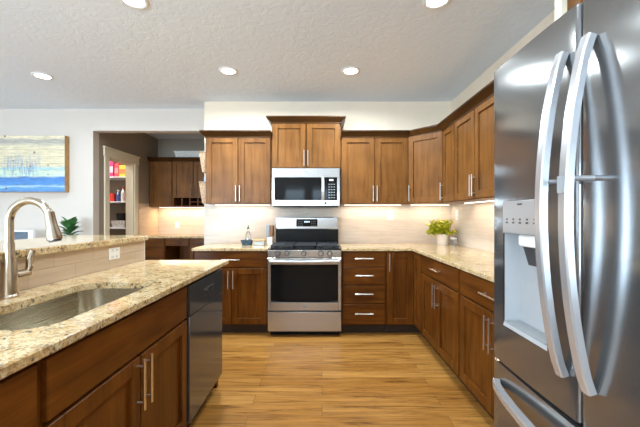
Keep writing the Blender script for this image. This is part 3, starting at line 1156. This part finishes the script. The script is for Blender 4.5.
hy0, hy1, hz0, hz1 = .968, 1.203, .865, 1.302
mb = MB()
curved_front(mb, fys + .003, fy1, .728, 1.787, hole=(hy0, hy1, hz0, hz1))
dA = mb.build('door', 'steel_v', fr, True)
mb = MB()
curved_front(mb, fy0, fys - .003, .728, 1.787)
dB = mb.build('door', 'steel_v', fr, True)
mb = MB()
curved_front(mb, fy0, fy1, .06, .716, n=24)
dC = mb.build('freezer_drawer', 'steel_v', fr, True)
rbox('gasket', 'black', fr, FXF + .069, FXF + .0748, fy0 + .01, fy1 - .01, .07, 1.77)
# dispenser in the far door
dsp = MB()
dsp.box(FXF + .060, FXF + .067, hy0, hy1, hz0, hz1)
dsp.box(FXF + .006, FXF + .062, hy0, hy0 + .004, hz0, hz1)
dsp.box(FXF + .006, FXF + .062, hy1 - .004, hy1, hz0, hz1)
dsp.frustum([(FXF + .001, hy0), (FXF + .062, hy0), (FXF + .062, hy1), (FXF + .001, hy1)],
            [(FXF + .004, hy0), (FXF + .062, hy0), (FXF + .062, hy1), (FXF + .004, hy1)], hz0, hz0 + .012)
dsm = dsp.build('dispenser_recess', plain('dispenser_grey', (0.40, 0.40, 0.405), .35, vary=.02), dA, True)
mb = MB().box(FXF - .002, FXF + .062, hy0 + .002, hy1 - .002, 1.190, hz1 - .001, .003, 2)
mb.mi = 1
for q in range(5):
    yy = 1.02 + q * .038
    mb.box(FXF - .0032, FXF - .0018, yy - .006, yy + .006, 1.225, 1.231)
    mb.box(FXF - .0032, FXF - .0018, yy - .004, yy + .004, 1.236, 1.242)
mb.box(FXF - .0032, FXF - .0018, 1.085, 1.110, 1.285, 1.291)
dpn = mb.build('dispenser_panel', [steel('dispenser_panel_steel', (0.50, 0.50, 0.51), .3, 'y', .02, 0, .6), 'dark_plastic'], dA, True)
mb = MB()
mb.box(FXF + .010, FXF + .060, 1.040, 1.130, 1.150, 1.190, .008, 2)
sp_ = mb.build('dispenser_spout', 'plate', dA, True)
MB().frustum([(FXF + .034, 1.060), (FXF + .060, 1.060), (FXF + .060, 1.110), (FXF + .034, 1.110)], [(FXF + .022, 1.050), (FXF + .060, 1.050), (FXF + .060, 1.120), (FXF + .022, 1.120)], 1.09, 1.15).build('dispenser_paddle', 'dark_plastic', dA, True)
rbox('drip_tray', 'grey_plastic', dA, FXF + .004, FXF + .06, hy0 + .012, hy1 - .012, hz0 + .012, hz0 + .017)
# bowed handles
def bow(y, z0, z1, x_end, x_mid, wy, tx, n=24):
    pts_, rad = [], []
    for q in range(n + 1):
        t = q / n
        s = math.sin(math.pi * t) ** .75
        pts_.append((x_end + (x_mid - x_end) * s, y, z0 + (z1 - z0) * t))
    c = .3
    sec_ = []
    for (u_, v_) in ((1, 1), (-1, 1), (-1, -1), (1, -1)):
        sec_ += [(u_ * wy / 2, v_ * tx / 2 * (1 - c)), (u_ * wy / 2 * (1 - c), v_ * tx / 2)] if u_ * v_ > 0 else [(u_ * wy / 2 * (1 - c), v_ * tx / 2), (u_ * wy / 2, v_ * tx / 2 * (1 - c))]
    return MB().sweep(pts_, 1.0, sec=sec_, up=(0, 1, 0))
h1 = bow(fys + .045, 0.832, 1.676, FXF - .006, FXF - .062, .030, .022)
h1.cyl((FXF - .050, fys + .045, 1.34), (FXF + .008, fys + .045, 1.34), .007, 10)
h1.build('door_handle', 'handle_steel', dA, True)
h2 = bow(fys - .045, 0.832, 1.676, FXF - .006, FXF - .062, .030, .022)
h2.cyl((FXF - .050, fys - .045, 1.34), (FXF + .008, fys - .045, 1.34), .007, 10)
h2o = h2.build('door_handle', 'handle_steel', dB, True)
rbox('handle_badge', 'grey_plastic', dB, FXF - .0755, FXF - .072, fys - .055, fys - .035, 1.305, 1.345)
hp = []
for q in range(25):
    t = q / 24
    hp.append((FXF - .006 - .05 * math.sin(math.pi * t) ** .6, fy0 + .05 + (fy1 - fy0 - .10) * t, .648))
mb = MB().sweep(hp, .013, sec=[(1, -.8), (1, .8), (.6, 1), (-.6, 1), (-1, .8), (-1, -.8), (-.6, -1), (.6, -1)], up=(0, 0, 1))
mb.build('drawer_handle', 'handle_steel', dC, True)

# ------------------------------------------------------------------ recessed ceiling lights
def can(x, y, label, power):
    t = thing('ceiling_light', label, 'light', (x, y, CEIL), 0, 'recessed ceiling lights')
    MB().lathe([(.062, CEIL), (.092, CEIL), (.092, CEIL - .004), (.080, CEIL - .009), (.068, CEIL - .007), (.062, CEIL - .002)], x, y, 32).build('trim_ring', 'white', t, True)
    MB().cyl((x, y, CEIL - .0005), (x, y, CEIL - .004), .064, 28).build('lamp_disc', 'lamp', t, True)
    area('lamp_light', (0, 0, -.012), (0, 0, 0), .12, .12, power * CAN_W, (.80, .93, 1.0), t, 170, 'DISK')
can(-.91, 3.30, 'recessed ceiling light over the bottle-side counter', 27)
can(.28, 3.30, 'recessed ceiling light above and just past the microwave', 27)
can(-2.81, 3.42, 'recessed ceiling light in front of the plank picture', 8)
can(-1.23, 2.22, 'recessed ceiling light above the bar, cut by the top edge', 9)
can(.75, 2.22, 'recessed ceiling light toward the refrigerator, cut by the top edge', 9)
for x, y in ((-.9, .4), (.1, .4), (-2.9, 1.2), (-2.9, -1.5), (-.6, -1.5)):
    can(x, y, 'recessed ceiling light behind the camera', 9)

# ------------------------------------------------------------------ lights under the wall cabinets
def led(x0, x1, y0, y1, z, label, power):
    o_ = thing('under_cabinet_light', label, 'light', ((x0 + x1) / 2, (y0 + y1) / 2, z), 0, 'strip lights under the wall cabinets')
    rbox('housing', 'white', o_, x0, x1, y0, y1, z - .008, z)
    rbox('diffuser', 'led', o_, x0 + .004, x1 - .004, y0 + .004, y1 - .004, z - .010, z - .008)
    area('strip_light', (0, 0, -.014), (0, 0, 0), x1 - x0 - .02, y1 - y0 - .008, power * LED_W, (1.0, .86, .70) if power < 9 else (1.0, .70, .38), o_)
led(-1.28, -.62, 4.06, 4.09, UZ0, 'strip light under the cabinet over the bottle and box', 6)
led(.26, .95, 4.06, 4.09, UZ0, 'strip light under the cabinet beside the microwave', 6)
led(1.06, 1.52, 4.05, 4.08, UZ0, 'strip light under the diagonal corner cabinet', 4)
led(1.46, 1.49, 2.45, 3.50, UZ0, 'strip light under the side wall cabinets', 8)
led(-2.92, -1.92, 6.10, 6.13, 1.41, 'strip light under the nook wall cabinets', 22)

# ------------------------------------------------------------------ outlets
def outlet(label, loc, rz, w_=.072, h_=.116, gangs=1):
    t = thing('wall_outlet', label, 'outlet', loc, rz, 'outlets and switches')
    MB().box(-w_ / 2, w_ / 2, -.005, 0, -h_ / 2, h_ / 2, .002).build('cover_plate', 'plate', t)
    for g in range(gangs):
        gx = (g - (gangs - 1) / 2) * .046
        mb_ = MB()
        for s in (-1, 1):
            mb_.box(gx - .015, gx + .015, -.0065, -.004, s * .022 - .014, s * .022 + .014, .001)
        so = mb_.build('socket', 'white', t)
        mb_ = MB()
        for s in (-1, 1):
            mb_.box(gx - .007, gx - .005, -.0072, -.006, s * .022 - .005, s * .022 + .006)
            mb_.box(gx + .005, gx + .007, -.0072, -.006, s * .022 - .005, s * .022 + .006)
        mb_.build('slots', 'slot', so)
    return t
outlet('white outlet plate behind the clear bottle, farther from the range', (-.885, YB - .008, 1.262), 0)
outlet('white outlet plate on the tile between the bottle and the range', (-.79, YB - .008, 1.262), 0)
outlet('white outlet plate on the tile between the range and the lime plant', (.845, YB - .008, 1.262), 0)
outlet('white outlet plate on the side wall above the lime plant', (XR - .008, 3.97, 1.262), R(-90))
outlet('white outlet plate in the tile of the raised bar', (KX1, 2.215, 1.006), R(90), .116, .076, 2)
outlet('white outlet plate on the nook tile under the dark cabinets', (-2.65, YD - .008, 1.09), 0)

# ------------------------------------------------------------------ things on the back counter
T = CT1
tr = thing('tray', 'low blue patterned tray under the clear bottle', 'tray', (-.868, 3.93, T))
mb = MB()
mb.lathe([(0, T), (.055, T), (.072, T + .055), (.075, T + .058), (.068, T + .056), (.052, T + .006), (0, T + .006)], -.868, 3.93, 28)
mb.build('bowl', 'blue', tr, True)
sb = thing('soap_bottle', 'tall clear glass bottle with dark spout in the blue tray', 'bottle', (-.853, 3.93, T + .0075))
z = T + .0075
MB().lathe([(0, z), (.030, z), (.034, z + .01), (.034, z + .09), (.026, z + .125), (.012, z + .15), (.011, z + .175), (0, z + .175)], -.853, 3.93, 24).build('bottle_body', 'clear', sb, True)
MB().lathe([(0, z + .175), (.013, z + .175), (.013, z + .195), (.006, z + .20), (.004, z + .225), (0, z + .225)], -.853, 3.93, 16).build('spout', 'dark_plastic', sb, True)
bx = thing('food_box', 'rectangular glass food box with bamboo lid on the counter', 'container', (-.735, 3.93, T))
MB().box(-.787, -.662, 3.88, 3.98, T, T + .052, .006, 2).build('box', plain('frosted_glass', (.62, .66, .66), .12, vary=.05, trans=.4), bx, True)
MB().box(-.792, -.657, 3.875, 3.985, T + .0525, T + .066, .003).build('lid', 'bamboo', bx, True)
kb = thing('knife_block', 'grey and brown knife block on a white foot beside the range', 'knife block', (-.605, 4.0, T))
MB().box(-.637, -.577, 3.95, 4.06, T, T + .095, .008, 2).build('foot', 'plate', kb, True)
mb = MB()
mb.box(-.650, -.605, 3.94, 4.06, T + .0955, T + .235, .010, 2)
mb.build('grey_half', 'grey_plastic', kb, True)
MB().box(-.6045, -.570, 3.945, 4.06, T + .0955, T + .228, .008, 2).build('brown_half', 'copper', kb, True)

def leaf(mb, p, d, length, width, droop=.3, fold=.15):
    d = Vector(d).normalized()
    side = d.cross(Vector((0, 0, 1)))
    if side.length < .01:
        side = Vector((1, 0, 0))
    side.normalize()
    upv = side.cross(d)
    rows = []
    n = 5
    for i in range(n + 1):
        t = i / n
        c = Vector(p) + d * length * t + Vector((0, 0, -droop * length * t * t))
        wv = width * math.sin(math.pi * (.08 + .90 * t)) ** .8 / 2
        rows.append((c + side * wv + upv * fold * wv, c, c - side * wv + upv * fold * wv))
    vr = [[mb.bm.verts.new(q) for q in r_] for r_ in rows]
    for a, b in zip(vr, vr[1:]):
        for k_ in range(2):
            mb.bm.faces.new((a[k_], a[k_ + 1], b[k_ + 1], b[k_]))

px_, py_ = 1.415, 3.99
pt = thing('potted_plant', 'lime green leafy plant in a pale pot in the counter corner', 'plant', (px_, py_, T))
MB().lathe([(0, T), (.056, T), (.064, T + .02), (.070, T + .118), (.071, T + .124), (.064, T + .124), (.062, T + .105), (0, T + .105)], px_, py_, 28).build('pot', 'pot', pt, True)
mb = MB()
random.seed(11)
for i in range(40):
    a = random.uniform(0, 2 * math.pi)
    el = random.uniform(.05, 1.35)
    ln = random.uniform(.12, .215)
    dv = Vector((math.cos(a) * math.cos(el), math.sin(a) * math.cos(el) * .75, math.sin(el)))
    if i % 3 == 0:
        dv.x -= .35
    base = Vector((px_, py_, T + .112)) + Vector((random.uniform(-.03, .03), random.uniform(-.03, .03), 0))
    tip = base + dv * ln
    tip.x = min(tip.x, 1.53); tip.y = min(tip.y, 4.12)
    for k_ in range(13):
        t = random.uniform(.35, 1.05)
        q = base.lerp(tip, t)
        a2 = random.uniform(0, 2 * math.pi)
        d2 = (Vector((math.cos(a2), math.sin(a2), random.uniform(.0, .9))) + dv * .6)
        leaf(mb, q, d2, random.uniform(.05, .08), random.uniform(.022, .032), .25)
for v_ in mb.bm.verts:
    v_.co.x = min(v_.co.x, 1.572)
    v_.co.y = min(v_.co.y, 4.172)
mb.build('foliage', 'leaf', pt, True)
mb = MB()
for i in range(12):
    a = i * 2.4
    mb.cyl((px_ + .02 * math.cos(a), py_ + .02 * math.sin(a), T + .105), (px_ + .05 * math.cos(a), py_ + .05 * math.sin(a), T + .20), .0022, 6)
mb.build('stems', plain('green_stem', (.16, .2, .04), .6), pt, True)
jr = thing('glass_jar', 'small clear glass jar with pale lid beside the plant pot', 'jar', (1.51, 3.90, T))
MB().lathe([(0, T), (.036, T), (.040, T + .008), (.040, T + .062), (.034, T + .07), (0, T + .07)], 1.51, 3.90, 24).build('jar_body', 'clear', jr, True)
MB().lathe([(0, T + .0705), (.038, T + .0705), (.038, T + .088), (0, T + .090)], 1.51, 3.90, 24).build('lid', 'plate', jr, True)

# ------------------------------------------------------------------ woven pockets on the cabinet end
def pocket(z0, z1, label):
    t = thing('hanging_pocket', label, 'basket', (ux0, 4.0, z0), 0, 'woven pockets on the cabinet end')
    mb_ = MB()
    x1 = ux0 - .001
    x0, xt = x1 - .055, x1 - .085
    ya, yb = 3.90, 4.12
    mb_.frustum([(x0, ya + .02), (x1, ya + .02), (x1, yb - .02), (x0, yb - .02)], [(xt, ya), (x1, ya), (x1, yb), (xt, yb)], z0, z1)
    b_ = mb_.build('pocket', 'pocket', t, True)
    mb_ = MB()
    r_ = .006
    for p0, p1 in (((xt, ya, z1), (xt, yb, z1)), ((xt, ya, z1), (x1 - .006, ya, z1)), ((xt, yb, z1), (x1 - .006, yb, z1))):
        mb_.cyl(p0, p1, r_, 8)
    mb_.build('rim', 'pocket', b_, True)
    return t
pocket(1.755, 1.985, 'woven pocket hung on the cabinet end, the upper of two')
pocket(1.395, 1.640, 'woven pocket hung on the cabinet end, the lower of two')
mb = MB().box(ux0 - .045, ux0 - .025, 3.95, 4.06, 1.6405, 1.70)
tag(mb.build('mail', plain('pale_blue_paper', (.62, .72, .80), .6), None), 'pale envelopes standing in the lower woven pocket', 'mail')

# ------------------------------------------------------------------ desk nook
NY = YD - .33
CAB_WOOD[:] = ['wood_v', 'wood_h']
PULL[0] = 'bronze'
root = wall_cab('dark tall single-door wall cabinet in the nook corner', (XS + .01, NY, 0), 0, .40, [('door', .012, .392, 1.418, 2.195, ('v', .365, 1.53, .18))], .328, 1.41, 2.20, 2.262, 'r')
nb = thing('wall_cabinet', 'nook wall cabinet with two doors above a row of open cubbies', 'cabinet', (XS + .414, NY, 0))
wd = .73
MB().box(0, wd, 0, .328, 1.565, 2.20).build('carcass', 'wood_v', nb)
fronts(nb, [('door', .012, wd / 2 - .004, 1.575, 2.195, ('v', wd / 2 - .026, 1.67, .15)), ('door', wd / 2 + .004, wd - .012, 1.575, 2.195, ('v', wd / 2 + .026, 1.67, .15))])
mb = MB()
mb.box(0, .018, 0, .328, 1.41, 1.565); mb.box(wd - .018, wd, 0, .328, 1.41, 1.565)
mb.box(.018, wd - .018, 0, .328, 1.41, 1.428); mb.box(.018, wd - .018, .31, .328, 1.428, 1.565)
for q in (.16, .30, .44, .58):
    mb.box(q - .007, q + .007, 0, .31, 1.428, 1.565)
mb.box(.30, wd - .018, 0.002, .31, 1.49, 1.50)
mb.build('cubbies', 'wood_h', nb)
crown_mb((0, wd, -.02, .328), 2.20, 2.262, .05, 'r').build('crown', 'wood_dark', nb)
bk = thing('woven_basket', 'long low pale woven basket on top of the nook cabinet', 'basket', (-2.26, 6.03, 2.262))
mb = MB().frustum([(-2.55, 5.95), (-1.97, 5.95), (-1.97, 6.16), (-2.55, 6.16)], [(-2.58, 5.93), (-1.94, 5.93), (-1.94, 6.18), (-2.58, 6.18)], 2.2625, 2.375)
bb = mb.build('basket_body', 'basket', bk, True)
mb = MB()
for p0, p1 in (((-2.58, 5.93, 2.378), (-1.94, 5.93, 2.378)), ((-2.58, 6.18, 2.378), (-1.94, 6.18, 2.378)), ((-2.58, 5.93, 2.378), (-2.58, 6.18, 2.378)), ((-1.94, 5.93, 2.378), (-1.94, 6.18, 2.378))):
    mb.cyl(p0, p1, .011, 10)
mb.build('rim', 'basket', bb, True)
DYF = YD - .60
CAB_WOOD[:] = ['base_v', 'base_h']
wd = .40
base_cab('nook desk cabinet of three drawers against the taupe wall', (XS + .01, DYF, 0), 0, wd,
         [('drawer', .012, wd - .012, a, b, ('h', wd / 2, (a + b) / 2, .16)) for a, b in ((.735, .872), (.45, .72), (.118, .435))], .59)
pd = thing('desk_drawer', 'shallow drawer spanning the open kneehole of the nook desk', 'drawer', (XS + .412, DYF, 0))
MB().box(0, .40, 0, .5, .765, .882).build('carcass', 'base_h', pd)
fronts(pd, [('drawer', .008, .392, .755, .872, ('h', .2, .815, .14))])
MB().box(0, .40, .56, .585, 0, .882).build('back_panel', 'base_v', pd)
wd = .74
base_cab('nook desk cabinet past the kneehole, partly behind the kitchen wall', (XS + .814, DYF, 0), 0, wd,
         [('drawer', .012, wd / 2 - .003, .735, .872, ('h', wd / 4, .805, .16)), ('drawer', wd / 2 + .003, wd - .012, .735, .872, ('h', wd * .75, .805, .16)),
          ('door', .012, wd / 2 - .003, .118, .72, ('v', wd / 2 - .03, .6, .18)), ('door', wd / 2 + .003, wd - .012, .118, .72, ('v', wd / 2 + .03, .6, .18))], .59)
o = MB().prism([(XS + .009, DYF - .04), (XE - .002, DYF - .04), (XE - .002, YD - .009), (XS + .009, YD - .009)], CT0, CT1, .004).build('countertop', 'granite')
tag(o, 'granite desk countertop in the nook', 'countertop')

# ------------------------------------------------------------------ pantry
sy0, sy1 = 5.80, YD - .002
sx0, sx1 = XS - 1.77, XS - .125
for zz, lab in ((.62, 'lowest'), (1.05, 'third'), (1.50, 'second'), (1.925, 'top')):
    o = MB().box(sx0, sx1, sy0, sy1, zz - .022, zz, .002).build('pantry_shelf', 'white')
    tag(o, {'lowest': 'white pantry shelf lowest of four, near the floor', 'third': 'white pantry shelf holding the white bin and dark pot',
            'second': 'white pantry shelf with red box and bottles', 'top': 'white pantry shelf on top with pink and yellow boxes'}[lab], 'shelf', 'pantry shelves')
pl_ = thing('pantry_light', 'round pantry ceiling light', 'light', (XS - .75, 5.2, CEIL))
MB().lathe([(0, CEIL - .05), (.10, CEIL - .045), (.13, CEIL - .02), (.13, CEIL - .0005), (0, CEIL - .0005)], XS - .75, 5.2, 24).build('shade', 'lamp', pl_, True)
area('pantry_lamp', (0, 0, -.06), (0, 0, 0), .2, .2, 11, (1, .97, .95), pl_, 180, 'DISK')
def carton(x, z, w_, d_, h_, col, label, stripe=None):
    t = thing('food_carton', label, 'box', (x, sy0 + .04 + d_ / 2, z), 0, 'pantry food')
    MB().box(x - w_ / 2, x + w_ / 2, sy0 + .04, sy0 + .04 + d_, z, z + h_, .002).build('carton', plain('card_' + str(len(bpy.data.materials)), col, .5), t, True)
    if stripe:
        MB().box(x - w_ / 2 + .004, x + w_ / 2 - .004, sy0 + .0385, sy0 + .0405, z + h_ * .25, z + h_ * .65).build('front_panel', plain('print_' + str(len(bpy.data.materials)), stripe, .5, vary=.4, scale=50), t, True)
def jarb(x, z, r_, h_, col, capc, label, name='jar', yo=.10, neck=.45):
    t = thing('pantry_' + name, label, name, (x, sy0 + yo, z), 0, 'pantry food')
    MB().lathe([(0, z), (r_, z), (r_, z + h_ * .62), (r_ * neck, z + h_ * .82), (r_ * neck, z + h_ * .88), (0, z + h_ * .88)], x, sy0 + yo, 16).build('vessel', plain('ware_' + str(len(bpy.data.materials)), col, .25, vary=.2), t, True)
    MB().lathe([(0, z + h_ * .881), (r_ * neck * 1.15, z + h_ * .881), (r_ * neck * 1.15, z + h_), (0, z + h_)], x, sy0 + yo, 14).build('cap', plain('cap_' + str(len(bpy.data.materials)), capc, .4), t, True)
carton(-3.625, 1.926, .08, .16, .27, (.75, .06, .22), 'tall pink carton on the top pantry shelf', (.85, .55, .62))
carton(-3.53, 1.926, .07, .16, .23, (.80, .09, .12), 'red carton next to the tall pink one', (.9, .3, .3))
carton(-3.43, 1.926, .11, .16, .20, (.85, .62, .08), 'yellow carton with printed front on the top pantry shelf', (.8, .25, .08))
carton(-3.31, 1.926, .09, .16, .24, (.86, .72, .30), 'pale yellow carton at the doorway end of the top pantry shelf', (.75, .55, .1))
carton(-3.63, 1.501, .10, .14, .14, (.72, .05, .03), 'low red box on the second pantry shelf')
jarb(-3.535, 1.501, .035, .20, (.08, .12, .3), (.85, .85, .85), 'dark blue bottle with white cap in the pantry', 'bottle')
jarb(-3.45, 1.501, .035, .25, (.75, .75, .72), (.7, .1, .05), 'white bottle with red cap in the pantry', 'bottle')
jarb(-3.37, 1.501, .038, .17, (.55, .1, .05), (.1, .1, .1), 'squat reddish jar with black lid in the pantry', 'jar', neck=.8)
jarb(-3.285, 1.501, .035, .20, (.5, .25, .06), (.85, .8, .3), 'amber jar with yellow lid in the pantry', 'jar', neck=.8)
t = thing('storage_bin', 'white slotted storage bin on the third pantry shelf', 'bin', (-3.50, sy0 + .13, 1.051))
MB().frustum([(-3.61, sy0 + .05), (-3.40, sy0 + .05), (-3.40, sy0 + .22), (-3.61, sy0 + .22)], [(-3.62, sy0 + .04), (-3.39, sy0 + .04), (-3.39, sy0 + .23), (-3.62, sy0 + .23)], 1.051, 1.17).build('bin_body', 'basket', t, True)
jarb(-3.325, 1.051, .045, .17, (.12, .16, .45), (.75, .08, .08), 'blue tin with red lid beside the slotted bin', 'tin', neck=.95)
t = thing('stock_pot', 'dark round pot behind the slotted bin', 'pot', (-3.60, sy0 + .32, 1.051))
MB().lathe([(0, 1.051), (.085, 1.051), (.088, 1.30), (.08, 1.30), (.075, 1.06), (0, 1.06)], -3.60, sy0 + .32, 24).build('pot_body', 'iron', t, True)

# ------------------------------------------------------------------ picture and things beyond the bar
ax0, ax1, az0, az1 = -4.62, -3.32, 1.56, 2.29
ar = thing('wall_picture', 'blue and cream lake picture painted on wooden planks', 'picture', ((ax0 + ax1) / 2, YA, az0))
rbox('wood_edge', 'art_edge', ar, ax0, ax1, YA - .080, YA - .001, az0, az1, bev=.002)
MB().box(ax0 + .002, ax1 - .002, YA - .083, YA - .0805, az0 + .002, az1 - .002).build('painted_face', picture_mat(az0 * 0 + ax0 - (ax0 + ax1) / 2, ax1 - (ax0 + ax1) / 2, 0, az1 - az0), ar, True)
cs = thing('console_table', 'low white console table against the picture wall, mostly hidden by the bar', 'table', (-3.7, 4.22, 0))
MB().box(-4.5, -2.95 - .12, 4.02, 4.44, .76, .80, .004).build('table_top', 'white', cs, True)
for xx in (-4.46, -3.11):
    for yy in (4.06, 4.40):
        MB().box(xx - .025, xx + .025, yy - .025, yy + .025, 0, .76).build('leg', 'white', cs, True)
sc = thing('photo_screen', 'small dark screen in a white frame on the console table', 'screen', (-3.70, 4.2, .80))
MB().box(-3.86, -3.585, 4.21, 4.25, .815, 1.075, .006, 2).build('white_frame', 'white', sc, True)
MB().box(-3.835, -3.64, 4.2085, 4.2105, .845, 1.055).build('screen', 'screen', sc, True)
MB().box(-3.78, -3.66, 4.17, 4.29, .80, .815).build('stand', 'white', sc, True)
fp = thing('leafy_plant', 'broad-leaved green plant seen past the bar between faucet and pantry', 'plant', (-3.10, 4.18, .80))
MB().lathe([(0, .80), (.06, .80), (.075, .93), (.068, .93), (.06, .90), (0, .90)], -3.10, 4.18, 20).build('pot', 'plate', fp, True)
mb = MB()
random.seed(5)
for i in range(22):
    a = i * 2.4
    el = .2 + .05 * i
    b0 = Vector((-3.10 + .02 * math.cos(a), 4.18 + .02 * math.sin(a), .95 + .009 * i))
    leaf(mb, b0, (math.cos(a) * math.cos(el), math.sin(a) * math.cos(el), math.sin(el)), random.uniform(.16, .20), random.uniform(.10, .125), .35, .25)
mb.build('leaves', 'leaf_dark', fp, True)
MB().cyl((-3.10, 4.18, .90), (-3.10, 4.18, 1.12), .006, 8).build('stem', plain('plant_stem', (.1, .12, .04), .6), fp, True)
